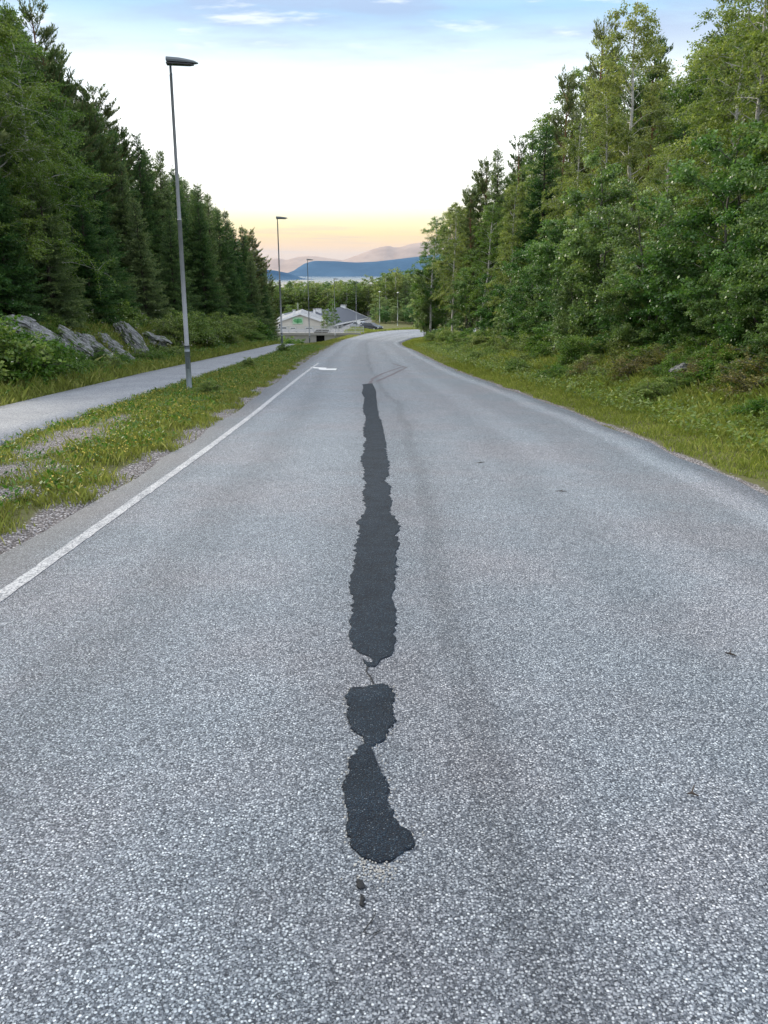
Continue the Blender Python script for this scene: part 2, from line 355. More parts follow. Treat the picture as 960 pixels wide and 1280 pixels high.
def ground_z(x, y):
    x = np.asarray(x, float); y = np.asarray(y, float)
    base = zr(y); L, R, pr, pl = Lx(y), Rx(y), PRx(y), PLx(y)
    dl, dr, db = L - x, x - R, pl - x
    z = base - .05
    # left verge between road and path
    t = np.clip((dl) / np.maximum(L - pr, .5), 0, 1)
    verge = base - .03 + .07 * np.sin(np.pi * t) + (pathz(y) - .05 - base) * sstep(t, .25, 1.0) + .025 * hash2(x * 2, y * 2)
    z = np.where(dl > 0, verge, z)
    z = np.where(x < pr, pathz(y) - .05, z)
    fade = 1 - sstep(y, 78, 100)
    bank = .10 * sstep(db, 0, .7) + 1.35 * sstep(db, 1.4, 3.4) * fade + .9 * sstep(db, 4, 14) * fade + .05 * np.clip(db - 14, 0, 60) * fade + .10 * hash2(x, y, 1.) * sstep(db, .5, 2)
    z = np.where(db > 0, pathz(y) - .05 + bank, z)
    # deck of the side road behind the underpass wall, lower yard with the houses behind it
    deck = sstep(y, 117.6, 118.0)
    yard = -10.3 + 1.15 * sstep(x, -12, -6.5)
    low = np.where(y < 127, -7.25, -7.25 + (yard + 7.25) * sstep(y, 127, 144))
    low = np.where(y > 205, yard + (zr(y) - zr(205)), low)
    k = deck * sstep(dl, .3, 2.6)
    z = np.where(dl > 0, z * (1 - k) + low * k, z)
    # right verge and bank
    near = 1 - sstep(y, 70, 100)
    rb = -.03 + .06 * sstep(dr, .3, 1.2) + .55 * sstep(dr, 1.5, 4.5) * (.45 + .55 * (1 - sstep(y, 16, 40))) + .6 * sstep(dr, 4, 14) + .035 * np.clip(dr - 12, 0, 60) * near + .06 * hash2(x, y, 2.) * sstep(dr, .5, 2)
    z = np.where(dr > 0, base - .02 + rb, z)
    return z

# ground sheet
def span(a, b, d): return np.arange(a, b, d)
gx = np.concatenate([-np.geomspace(14, 5000, 40)[::-1], span(-13.8, 12.2, .22), np.geomspace(12.3, 5000, 40)])
gy = np.concatenate([span(-40, -4, 1.2), span(-4, 40, .35), span(40, 117, 1.0), [117.5, 117.8, 118.0, 118.3], span(119, 210, 1.5), np.geomspace(211, 2600, 40)])
GX, GY = np.meshgrid(gx, gy)
GZ = ground_z(GX, GY)
far = sstep(np.abs(GX), 90, 600); GZ = GZ * (1 - far) + (zr(GY) - 1.0) * far
nxg, nyg = len(gx), len(gy)
idx = np.arange(nxg * nyg).reshape(nyg, nxg)
quads = np.stack([idx[:-1, :-1], idx[:-1, 1:], idx[1:, 1:], idx[1:, :-1]], -1).reshape(-1, 4)
dl, dr, db = Lx(GY) - GX, GX - Rx(GY), PLx(GY) - GX
gravel = np.where(dl > 0, 1 - sstep(dl, .08, .55), 0) + np.where(dr > 0, .9 - .9 * sstep(dr, .10, .42), 0)
BARE = [(on_road(85, 552), .62, 1.3), (on_road(105, 540), .55, 1.0), (on_road(12, 592), .62, .9), (on_road(10, 622), .3, .4), (on_road(52, 565), .3, .6), (on_road(150, 525), .4, .8)]
for (bx_, by_), rx, ry in BARE:
    gravel = np.maximum(gravel, 1.15 * np.exp(-(((GX - bx_) / rx) ** 2 + ((GY - by_) / ry) ** 2)))
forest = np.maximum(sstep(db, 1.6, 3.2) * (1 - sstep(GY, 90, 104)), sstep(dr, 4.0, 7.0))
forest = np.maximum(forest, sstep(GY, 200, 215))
paved = np.where((dl > .4) & (GY > 118.2) & (GX < -1.5 - .02 * (GY - 118)), 1.0, 0.0) * (1 - sstep(GY, 190, 200)) * (1 - sstep(-GX, 30, 40))
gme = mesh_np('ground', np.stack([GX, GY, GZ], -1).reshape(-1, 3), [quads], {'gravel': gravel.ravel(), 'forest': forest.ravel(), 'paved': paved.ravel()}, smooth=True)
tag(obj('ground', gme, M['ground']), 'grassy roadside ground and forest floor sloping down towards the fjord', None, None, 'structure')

# road sheet with a small edge drop
NL = 15
T = np.linspace(0, 1, NL)
rows = LEdge[:, None, :] * (1 - T[None, :, None]) + REdge[:, None, :] * T[None, :, None]
# refine near stretch so the surface stays true to the slope
RZ = zr(rows[..., 1]) + .0 + .02 * (1 - (2 * T[None, :] - 1) ** 2)
jit = .035 * np.sin(rows[..., 1] * 7.3) + .03 * np.sin(rows[..., 1] * 17.1 + 1)
rows[:, 0, 0] += jit[:, 0]; rows[:, -1, 0] += jit[:, -1]
RV = np.concatenate([rows, RZ[..., None]], -1)
skL = RV[:, :1].copy(); skL[..., 2] -= .07; skL[..., 0] -= .05
skR = RV[:, -1:].copy(); skR[..., 2] -= .07; skR[..., 0] += .05
RV = np.concatenate([skL, RV, skR], 1)
nr, nc = RV.shape[:2]; idx = np.arange(nr * nc).reshape(nr, nc)
quads = np.stack([idx[:-1, :-1], idx[:-1, 1:], idx[1:, 1:], idx[1:, :-1]], -1).reshape(-1, 4)
mid = (LEdge + REdge) / 2
lat = np.concatenate([[0], T, [1]])[None, :] * 6.3 - 2.68 + 0 * RV[..., 0]
lon = np.repeat(np.concatenate([[0], np.cumsum(np.linalg.norm(np.diff(mid, axis=0), axis=1))])[:, None], nc, 1)
rme = mesh_np('road', RV.reshape(-1, 3), [quads], {'lat': lat.ravel(), 'lon': lon.ravel()}, smooth=True)
road = tag(obj('road', rme, M['asphalt']), 'grey aggregate asphalt road running downhill and bending right', None, None, 'structure')
def road_z(x, y):
    y = np.asarray(y, float); t = np.clip((x - Lx(y)) / (Rx(y) - Lx(y)), 0, 1)
    return zr(y) + .02 * (1 - (2 * t - 1) ** 2)

# cycle path
py = np.concatenate([span(-40, 60, 1.0), span(60, 118, 1.5)])
PT = np.array([0, 0, .25, .5, .75, 1, 1])
pxs = PLx(py)[:, None] * (1 - PT) + PRx(py)[:, None] * PT
pxs[:, 0] += .04 * np.sin(py * 5.1); pxs[:, -1] += .04 * np.sin(py * 4.3)
PVv = np.stack([pxs, np.repeat(py[:, None], 7, 1), np.repeat((pathz(py))[:, None], 7, 1) + .015 * (1 - (2 * PT - 1) ** 2)], -1)
PVv[:, 0] += (-.05, 0, -.12); PVv[:, -1] += (.05, 0, -.12)
idx = np.arange(len(py) * 7).reshape(-1, 7)
pq = np.stack([idx[:-1, :-1], idx[:-1, 1:], idx[1:, 1:], idx[1:, :-1]], -1).reshape(-1, 4)
tag(obj('cycle_path', mesh_np('cycle_path', PVv.reshape(-1, 3), [pq], smooth=True), M['path']), 'pale grey cycle path running beside the road', None, None, 'structure')

# fjord
wm, t = new_mat('fjord water'); p = t.n('ShaderNodeNewGeometry').outputs['Position']
finish(t, (.10, .13, .15), .12, t.noise(p, .02, 4), .05, 1.0, .5)
wme = mesh_np('fjord_water', [(-45000, 900, -90), (45000, 900, -90), (45000, 52000, -90), (-45000, 52000, -90)], [[(0, 1, 2, 3)]])
tag(obj('fjord_water', wme, wm), 'pale still fjord water far below the road', None, None, 'structure')

# mountains across the fjord
def mountain(name, label, Y, prof, depth, mat, seed, rough):
    rg = np.random.default_rng(seed)
    us = np.array([a for a, b in prof], float); vs = np.array([b for a, b in prof], float)
    hs = np.array([z_at(v, Y) for v in vs]); xs = np.array([x_at(u, v, Y) for u, v in prof])
    n = 420; X = np.linspace(xs[0], xs[-1], n); Hh = np.interp(X, xs, hs)
    ph = rg.uniform(0, 6, 12)
    fr = lambda x, k0: sum(np.sin(x / (4200 / 2 ** k) + ph[k] + k0 * (k + 1)) / 1.7 ** k for k in range(7))
    Hh = Hh + fr(X, 0) * rough
    rws = []
    prl = [(-1.0, -.12), (-.75, .10), (-.5, .34), (-.28, .62), (-.12, .86), (0, 1.0), (.3, .8), (.7, .4), (1.0, -.1)]
    for s, hfr in prl:
        zz = -90 + (Hh + 90) * hfr + fr(X, s * 9) * rough * 2.2 * (abs(s) > .01) * min(1, abs(s) * 4) * (.3 + max(hfr, 0))
        rws.append(np.stack([X + s * 300 * np.sin(X / 1900 + ph[3]), np.full(n, Y) + s * depth + 180 * fr(X, 2 + s), zz], -1))
    V = np.array(rws); idx = np.arange(V.shape[0] * n).reshape(V.shape[0], n)
    q = np.stack([idx[:-1, :-1], idx[:-1, 1:], idx[1:, 1:], idx[1:, :-1]], -1).reshape(-1, 4)
    return tag(obj(name, mesh_np(name, V.reshape(-1, 3), [q], smooth=True), mat), label, None, None, 'structure')
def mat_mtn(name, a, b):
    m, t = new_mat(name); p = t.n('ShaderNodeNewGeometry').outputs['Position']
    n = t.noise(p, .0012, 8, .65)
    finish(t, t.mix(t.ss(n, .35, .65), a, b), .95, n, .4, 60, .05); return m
mt_blue = mat_mtn('haze-tinted forest ridge', (.020, .066, .13), (.032, .088, .16)); mt_far = mat_mtn('glow-tinted fell rock', (.36, .24, .17), (.46, .32, .23))  # evening glow is mixed into the rock colour, haze blue into the ridge
mountain('mountain', 'blue haze-tinted forest ridge along the far shore of the fjord', 14500, [(-500, 300), (-100, 318), (150, 330), (300, 336), (352, 344.5), (362, 342), (372, 335), (380, 330), (392, 326.5), (420, 327), (445, 328.5), (470, 327.5), (500, 324), (525, 321), (600, 312), (900, 300), (1500, 310)], 1500, mt_blue, 3, 9)
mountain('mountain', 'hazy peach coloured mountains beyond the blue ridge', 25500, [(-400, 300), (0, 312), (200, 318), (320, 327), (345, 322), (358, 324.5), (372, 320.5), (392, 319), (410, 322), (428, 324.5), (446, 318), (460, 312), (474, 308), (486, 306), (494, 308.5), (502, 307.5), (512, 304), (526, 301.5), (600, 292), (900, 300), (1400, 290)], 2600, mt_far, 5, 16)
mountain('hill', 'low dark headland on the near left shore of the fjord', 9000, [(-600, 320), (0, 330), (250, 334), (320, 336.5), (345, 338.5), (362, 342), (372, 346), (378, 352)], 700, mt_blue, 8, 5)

# haze: the evening air between here and the far shore
hm, t = new_mat('evening haze')
vol = t.n('ShaderNodeVolumePrincipled', {'Color': (.55, .78, 1.0, 1), 'Density': 1.05e-5, 'Anisotropy': 0.0})
t.n('ShaderNodeOutputMaterial', {'Volume': vol.outputs[0]})
tag(MB().box(-48000, 48000, -6000, 54000, -118, 1120).build('haze', hm), 'thin blue evening haze over the fjord', None, None, 'stuff')

# ------------------------------------------------------------------ things on the road surface
def densify(P, step, jitter, rg):
    P = np.array(P, float); out = []
    for i in range(len(P)):
        a, b = P[i], P[(i + 1) % len(P)]; d = b - a; L = np.linalg.norm(d)
        n = max(1, int(L / step)); nv = np.array([-d[1], d[0]]) / max(L, 1e-6)
        for k in range(n):
            out.append(a + d * k / n + nv * rg.normal(0, jitter) * (1 if k else .4))
    return np.array(out)
def slab(name, outline, h, mat, label, cat, step=.014, jit=.005, seed=1, group=None):
    """thin uneven slab lying on the road: outline ring, bevelled rim, domed top"""
    import bmesh
    rg = np.random.default_rng(seed); P = densify(outline, step, jit, rg)
    c = P.mean(0)
    bm = bmesh.new()
    rz = lambda p, e: float(road_z(p[0], p[1])) + e
    n = len(P)
    # rim normals
    nx = np.roll(P, -1, 0) - np.roll(P, 1, 0); nl = np.linalg.norm(nx, axis=1, keepdims=True); nl[nl == 0] = 1; nx = nx / nl
    inw = np.stack([-nx[:, 1], nx[:, 0]], -1)
    area = .5 * np.sum(P[:, 0] * np.roll(P[:, 1], -1) - np.roll(P[:, 0], -1) * P[:, 1])
    if area < 0: inw = -inw
    r0 = [bm.verts.new((p[0], p[1], rz(p, .001))) for p in P]
    r1 = [bm.verts.new((p[0], p[1], rz(p, h * .75))) for p in P + inw * .002]
    r2 = [bm.verts.new((p[0], p[1], rz(p, h))) for p in P + inw * .008]
    for A, B in ((r0, r1), (r1, r2)):
        for i in range(n): bm.faces.new((A[i], A[(i + 1) % n], B[(i + 1) % n], B[i]))
    es = [e for e in (bm.edges.get((r2[i], r2[(i + 1) % n])) for i in range(n)) if e]
    bmesh.ops.triangle_fill(bm, use_beauty=True, edges=es)
    bmesh.ops.recalc_face_normals(bm, faces=bm.faces)
    me = bpy.data.meshes.new(name); bm.to_mesh(me); bm.free()
    return tag(obj(name, me, mat), label, cat, group)
def Z1(pts): return [(400 + x / 4.925, 460 + y / 4.925) for x, y in pts]
def Z2(pts): return [(380 + x / 5.3333, 800 + y / 5.3333) for x, y in pts]
def Z3(pts): return [(380 + x / 5.3333, 980 + y / 5.3333) for x, y in pts]
left1 = Z1([(262, 105), (268, 125), (258, 160), (275, 190), (265, 255), (270, 285), (285, 310), (268, 385), (270, 430), (290, 440), (268, 480), (275, 515), (250, 560), (258, 600), (275, 640), (265, 695), (280, 715), (262, 780), (280, 850), (280, 900), (218, 970), (248, 1000), (225, 1090), (218, 1170), (205, 1270)])
left1 += [(436, 735), (440, 752), (440, 770), (440, 788)] + Z2([(305, 10), (320, 50), (370, 110), (430, 130), (462, 150), (455, 178), (425, 172), (395, 150), (400, 175), (425, 205), (480, 205), (510, 160), (580, 130), (605, 90), (610, 10)])
left1 += [(496, 788), (495, 770), (491, 748), (494, 726)]
right1 = Z1([(322, 100), (345, 150), (345, 185), (355, 260), (360, 300), (380, 345), (390, 390), (405, 465), (410, 550), (425, 590), (420, 680), (400, 705), (432, 735), (430, 790), (440, 850), (435, 905), (470, 950), (495, 990), (470, 1040), (488, 1110), (470, 1160), (465, 1230)])
slab('asphalt_patch', [on_road(*p) for p in left1 + right1[::-1]], .006, M['patch'], 'long dark strip of fresh asphalt patching down the middle of the road', 'road patch', .038, .010, 2, 'dark repair patches along the road seam')
low = Z2([(345, 345), (310, 350), (270, 415), (290, 450), (300, 500), (285, 530), (295, 570), (325, 630), (365, 660), (400, 682), (408, 725), (375, 738), (330, 800), (295, 850), (310, 900), (265, 975), (255, 1030)]) + \
    Z3([(262, 100), (268, 150), (290, 200), (290, 260), (280, 340), (310, 420), (335, 480), (360, 500), (430, 545), (480, 562), (570, 558), (600, 540), (640, 510), (715, 475), (735, 420), (715, 360), (650, 325), (610, 270), (600, 215), (565, 165), (555, 110), (575, 70)]) + \
    Z2([(575, 1035), (560, 980), (510, 910), (490, 850), (475, 800), (460, 745), (500, 720), (550, 690), (565, 640), (610, 580), (590, 490), (605, 405), (585, 350), (520, 320), (430, 335)])
slab('asphalt_patch', [on_road(*p) for p in low], .008, M['patch'], 'short dark asphalt patch nearest the camera, pinched in its middle', 'road patch', .013, .0045, 5, 'dark repair patches along the road seam')
slab('tar_spot', [on_road(*p) for p in Z3([(345, 690), (360, 675), (392, 680), (408, 705), (400, 738), (375, 745), (352, 725)])], .006, M['tar'], 'small black tar spot just below the nearest dark patch', 'tar spot', .006, .003, 7)
slab('tar_spot', [on_road(*p) for p in Z3([(395, 775), (412, 800), (415, 840), (400, 862), (378, 852), (376, 815)])], .006, M['tar'], 'lowest of the two black tar spots below the dark patch', 'tar spot', .006, .003, 8)

def strip(name, pts, wd, mat, label=None, cat=None, lift=.004, kind=None, seed=0, jit=.25, group=None, z=road_z):
    rg = np.random.default_rng(seed); P = np.array(pts, float)
    seg = np.concatenate([[0], np.cumsum(np.linalg.norm(np.diff(P, axis=0), axis=1))])
    n = max(3, int(seg[-1] / max(wd * 1.2, .02))); s = np.linspace(0, seg[-1], min(n, 900))
    Q = np.stack([np.interp(s, seg, P[:, 0]), np.interp(s, seg, P[:, 1])], -1)
    d = np.gradient(Q, axis=0); d /= np.linalg.norm(d, axis=1, keepdims=True); nn = np.stack([-d[:, 1], d[:, 0]], -1)
    a = Q + nn * (wd / 2) * (1 + rg.normal(0, jit, (len(Q), 1))); b = Q - nn * (wd / 2) * (1 + rg.normal(0, jit, (len(Q), 1)))
    V = []
    for arr in (a, b):
        V.append(np.column_stack([arr, z(arr[:, 0], arr[:, 1]) + lift]))
    n = len(Q); V = np.concatenate(V); i = np.arange(n - 1)
    F = np.stack([i, n + i, n + i + 1, i + 1], -1)
    return tag(obj(name, mesh_np(name, V, [F]), mat), label, cat, group, kind)
# painted edge line, left
ly = np.concatenate([span(-38, 34, .5)]); lxs = Lx(ly) + .37 + .012 * np.clip(ly - 12, 0, 30)
strip('edge_line', np.stack([lxs, ly], -1), .098, M['paint'], 'worn white edge line along the left side of the road', 'road marking', .004, seed=3, jit=.06)
mk = [[(388, 459.0), (408, 460.2), (408, 461.8), (389, 460.4)], [(398, 461.2), (421, 461.2), (420, 463.2), (404, 463.0), (399, 462.4)]]
mb = MB()
for pl in mk:
    pp = [on_road(*q) for q in pl]; mb.add([(x, y, float(road_z(x, y)) + .004) for x, y in pp], [tuple(range(len(pp)))])
tag(mb.build('painted_mark', M['white']), 'short white painted mark across the lane by the edge line', 'road marking')
# cracks
crack = lambda pts, wd, lab, sd, m='tar': strip('road_crack', [on_road(*p) for p in pts], wd, M[m], lab, 'road crack', .004, seed=sd, jit=.45)
crack(Z2([(425, 205), (415, 240), (440, 270), (458, 300), (462, 325)]), .008, 'thin dark crack between the long patch and the pinched patch', 1)
crack([(459, 487), (466, 474), (480, 467), (498, 461), (506, 459)], .09, 'inner curved reddish crack repair above the long patch', 2, 'crackfill')
crack([(470, 478), (484, 472), (500, 464), (508, 460), (498, 457.5), (490, 455)], .09, 'outer curved reddish crack repair looping above the long patch', 3, 'crackfill')
crack(Z3([(480, 905), (450, 960), (385, 1030), (440, 1055), (510, 1020)]), .0035, 'fine crack in the asphalt at the bottom of the picture', 4)
# small sticks on the road
for k, (a, b, lab) in enumerate([((594, 582), (606, 580.5), 'small dark twig on the road, farthest up the right lane'), ((695, 617), (708, 617.5), 'dark twig lying on the right lane beside the pale wheel track'), ((905, 822), (920, 826), 'dark twig on the road near the right picture edge'), ((858, 1001), (872, 1004), 'flat dark twig nearest the bottom right corner')]):
    p0, p1 = on_road(*a), on_road(*b); q = MB()
    pm = ((p0[0] + p1[0]) / 2, (p0[1] + p1[1]) / 2 + .012)
    pts = [(x, y, float(road_z(x, y)) + .010) for x, y in (p0, pm, p1)]
    q.tube(pts, [.002, .005, .002], 5)
    q.tube([pts[1], (pm[0] + .02, pm[1] + .03, pts[1][2] + .01)], [.003, .0015], 4)
    tag(q.build('twig', M['bark']), lab, 'twig')
# loose stones
def ico(n=1):
    t_ = (1 + 5 ** .5) / 2
    V = np.array([(-1, t_, 0), (1, t_, 0), (-1, -t_, 0), (1, -t_, 0), (0, -1, t_), (0, 1, t_), (0, -1, -t_), (0, 1, -t_), (t_, 0, -1), (t_, 0, 1), (-t_, 0, -1), (-t_, 0, 1)], float)
    V /= np.linalg.norm(V[0])
    F = np.array([(0, 11, 5), (0, 5, 1), (0, 1, 7), (0, 7, 10), (0, 10, 11), (1, 5, 9), (5, 11, 4), (11, 10, 2), (10, 7, 6), (7, 1, 8), (3, 9, 4), (3, 4, 2), (3, 2, 6), (3, 6, 8), (3, 8, 9), (4, 9, 5), (2, 4, 11), (6, 2, 10), (8, 6, 7), (9, 8, 1)])
    return V, F
def stones(name, P, sizes, mat, label, seed):
    rg = np.random.default_rng(seed); V0, F0 = ico(); n = len(P)
    V = V0[None] * (1 + rg.normal(0, .18, (n, 12, 1))) * (rg.uniform(.6, 1.2, (n, 1, 3)) * np.array([1, 1, .7])) * np.asarray(sizes)[:, None, None]
    a = rg.uniform(0, 6.28, n); ca, sa = np.cos(a)[:, None], np.sin(a)[:, None]
    V = np.stack([V[..., 0] * ca - V[..., 1] * sa, V[..., 0] * sa + V[..., 1] * ca, V[..., 2]], -1) + P[:, None, :]
    F = (F0[None] + 12 * np.arange(n)[:, None, None]).reshape(-1, 3)
    return tag(obj(name, mesh_np(name, V.reshape(-1, 3), [F]), mat), label, None, None, 'stuff')
rg = np.random.default_rng(11)
outl = np.array([on_road(*p) for p in low]); dens = densify(outl, .004, .012, rg); dens = dens[rg.random(len(dens)) < .45]
bot = np.array([on_road(470 + a, 1094 + b) for a, b in rg.normal(0, 1, (130, 2)) * np.array([14, 9])])
P2 = np.concatenate([dens + rg.normal(0, .006, dens.shape), bot])
stones('loose_chippings', np.column_stack([P2, road_z(P2[:, 0], P2[:, 1]) + .002]), rg.uniform(.002, .0045, len(P2)), M['palestone'], 'pale loose chippings around the edge of the nearest dark patch', 12)
sy = rg.uniform(3, 26, 4200) ** 1.0; sx = Lx(sy) - np.abs(rg.normal(0, .22, len(sy))) + .05
bp = np.concatenate([np.column_stack([rg.normal(x, rx * .6, 450), rg.normal(y, ry * .6, 450)]) for (x, y), rx, ry in BARE])
rr = rg.uniform(5, 24, 700); rx_ = Rx(rr) + np.abs(rg.normal(0, .16, len(rr))) - .03
P2 = np.concatenate([np.column_stack([sx, sy]), bp, np.column_stack([rx_, rr])])
stones('gravel', np.column_stack([P2, ground_z(P2[:, 0], P2[:, 1]) + .004]), rg.uniform(.004, .013, len(P2)) * rg.uniform(.7, 1.3, len(P2)), M['stone'], 'loose grey gravel on the road shoulders and bare verge spots', 13)

# ------------------------------------------------------------------ vegetation meshes
def unit(a): return a / np.maximum(np.linalg.norm(a, axis=-1, keepdims=True), 1e-9)
def leaf_mesh(name, P, A, Nn, ln, wd, tint, mid=.5):
    """diamond leaves: base points P, axis A, face normal N"""
    B = unit(np.cross(Nn, A)); ln = np.asarray(ln)[:, None]; wd = np.asarray(wd)[:, None]
    up = unit(np.cross(A, B))
    V = np.stack([P, P + A * ln * mid + B * wd * .5 + up * wd * .10, P + A * ln, P + A * ln * mid - B * wd * .5 + up * wd * .10], 1).reshape(-1, 3)
    F = np.arange(len(P) * 4).reshape(-1, 4)
    return mesh_np(name, V, [F], {'tint': np.repeat(tint, 4)})
def tubes_mesh(name, lines, n=5):
    """lines: list of (points array, radii array)"""
    Vs, Fs, off = [], [], 0
    ang = np.arange(n) * 2 * np.pi / n
    for P, r in lines:
        P = np.asarray(P, float); d = unit(np.gradient(P, axis=0))
        ref = np.where(np.abs(d[:, 2:3]) < .9, np.array([[0, 0, 1.]]), np.array([[1., 0, 0]]))
        a = unit(np.cross(d, ref)); b = np.cross(d, a)
        ring = P[:, None] + (a[:, None] * np.cos(ang)[None, :, None] + b[:, None] * np.sin(ang)[None, :, None]) * np.asarray(r)[:, None, None]
        m = len(P); i = np.arange(m - 1)[:, None] * n; k = np.arange(n)[None]; k2 = (k + 1) % n
        Fs.append(np.stack([i + k, i + k2, i + n + k2, i + n + k], -1).reshape(-1, 4) + off); Vs.append(ring.reshape(-1, 3)); off += m * n
    return mesh_np(name, np.concatenate(Vs), [np.concatenate(Fs)], smooth=True)

def conifer(name, seed, H, Rm, base, gap=.28, nb=7, kind='spruce', fine=1.0, tw=.085):
    rg = np.random.default_rng(seed)
    zs = np.linspace(0, H, 14); tx = np.cumsum(rg.normal(0, .025, 14)); ty = np.cumsum(rg.normal(0, .025, 14))
    r0 = .010 * H + .02
    lines = [(np.column_stack([tx, ty, zs]), r0 * (1 - zs / H) ** .8 + .008)]
    LP, LA, LN, LL, LW, LT = [], [], [], [], [], []
    z = base * H
    while z < H - .25:
        t = (z - base * H) / (H * (1 - base))
        for b in range(max(3, int(nb + rg.integers(-1, 2)))):
            if rg.random() < (.10 if kind == 'spruce' else .22): continue
            az = rg.uniform(0, 2 * np.pi); zz = z + rg.uniform(-.5, .5) * gap
            if kind == 'spruce':
                Lb = Rm * ((1 - t) ** .85 * .95 + .05) * (.55 + .45 * min(1, t * 5 + .5)) * rg.uniform(.72, 1.15)
                e0 = -.10 + .75 * t ** 1.5 + rg.normal(0, .08); curve = .30 * (1 - t)
            else:
                Lb = Rm * ((1 - t) ** .6 * .9 + .10) * (.55 + .45 * min(1, t * 4 + .4)) * rg.uniform(.6, 1.2)
                e0 = .08 + .62 * t + rg.normal(0, .14); curve = .22
            h = np.array([np.cos(az), np.sin(az), 0]); side = np.array([-h[1], h[0], 0])
            bx = np.interp(zz, zs, tx); by = np.interp(zz, zs, ty)
            m = max(4, int(Lb / .25)); s = np.linspace(0, 1, m)
            bp = np.array([bx, by, zz]) + h * (Lb * s)[:, None] + np.array([0, 0, 1]) * (Lb * (np.tan(e0) * s - .34 * s * (1 - t) * (kind == 'spruce') + curve * s * s))[:, None]
            bp += side * (np.sin(s * 3 + rg.uniform(0, 6)) * .05 * Lb)[:, None]
            if Lb > .3: lines.append((bp, np.linspace(.006 + .010 * Lb, .003, m)))
            # twigs
            nt = max(5, int(Lb / tw))
            st = rg.uniform(.08 if kind == 'spruce' else .40, 1.0, nt * 2); st[-1] = 1.0
            base_p = np.stack([np.interp(st, s, bp[:, k]) for k in range(3)], -1)
            fw = unit(np.stack([np.interp(st, s, np.gradient(bp[:, k])) for k in range(3)], -1))
            sg = np.where(rg.random(nt * 2) < .5, -1, 1)[:, None]
            upv = rg.normal(.05 if kind == 'spruce' else .45, .22, nt * 2)[:, None]
            td = unit(fw * rg.uniform(.5, 1.0, nt * 2)[:, None] + side * sg * rg.uniform(.4, 1.0, nt * 2)[:, None] + np.array([0, 0, 1]) * upv)
            tl = np.clip(.45 * Lb * (1.12 - st), .16, .62) * rg.uniform(.6, 1.2, nt * 2)
            # needles clusters along each twig
            cnt = np.maximum(2, (tl / (.042 / fine)).astype(int)); ii = np.repeat(np.arange(nt * 2), cnt)
            q = rg.uniform(0, 1, len(ii)); q[np.cumsum(cnt) - 1] = 1.0
            droop = np.array([0, 0, -1]) * (.25 * tl[ii] * q * q)[:, None] if kind == 'spruce' else np.array([0, 0, 1]) * (.2 * tl[ii] * q * q)[:, None]
            pp = base_p[ii] + td[ii] * (tl[ii] * q)[:, None] + droop
            tv = unit(rg.normal(0, 1, (len(ii), 3)))
            na = unit(td[ii] + tv * .75 + np.array([0, 0, .15 if kind == 'spruce' else .5]))
            LP.append(pp); LA.append(na); LN.append(unit(rg.normal(0, 1, (len(ii), 3)) + np.array([0, 0, .8])))
            sc = 1 / fine ** .5
            LL.append(rg.uniform(.10, .18, len(ii)) * sc * (1.15 if kind == 'pine' else 1)); LW.append(rg.uniform(.028, .052, len(ii)) * sc)
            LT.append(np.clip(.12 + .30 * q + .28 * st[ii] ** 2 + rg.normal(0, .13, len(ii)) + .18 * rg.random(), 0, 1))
        z += gap * rg.uniform(.8, 1.2) * (1 - .35 * t)
    # leader shoot
    k = 26; q = rg.uniform(-.45, .12, k); LP.append(np.column_stack([np.full(k, tx[-1]), np.full(k, ty[-1]), H + q])); LA.append(unit(rg.normal(0, .5, (k, 3)) + np.array([0, 0, 1.0]))); LN.append(unit(rg.normal(0, 1, (k, 3)))); LL.append(np.full(k, .13)); LW.append(np.full(k, .035)); LT.append(np.full(k, .6))
    cat = np.concatenate
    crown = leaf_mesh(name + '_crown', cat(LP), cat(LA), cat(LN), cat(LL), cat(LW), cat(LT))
    return tubes_mesh(name + '_trunk', lines, 6), crown

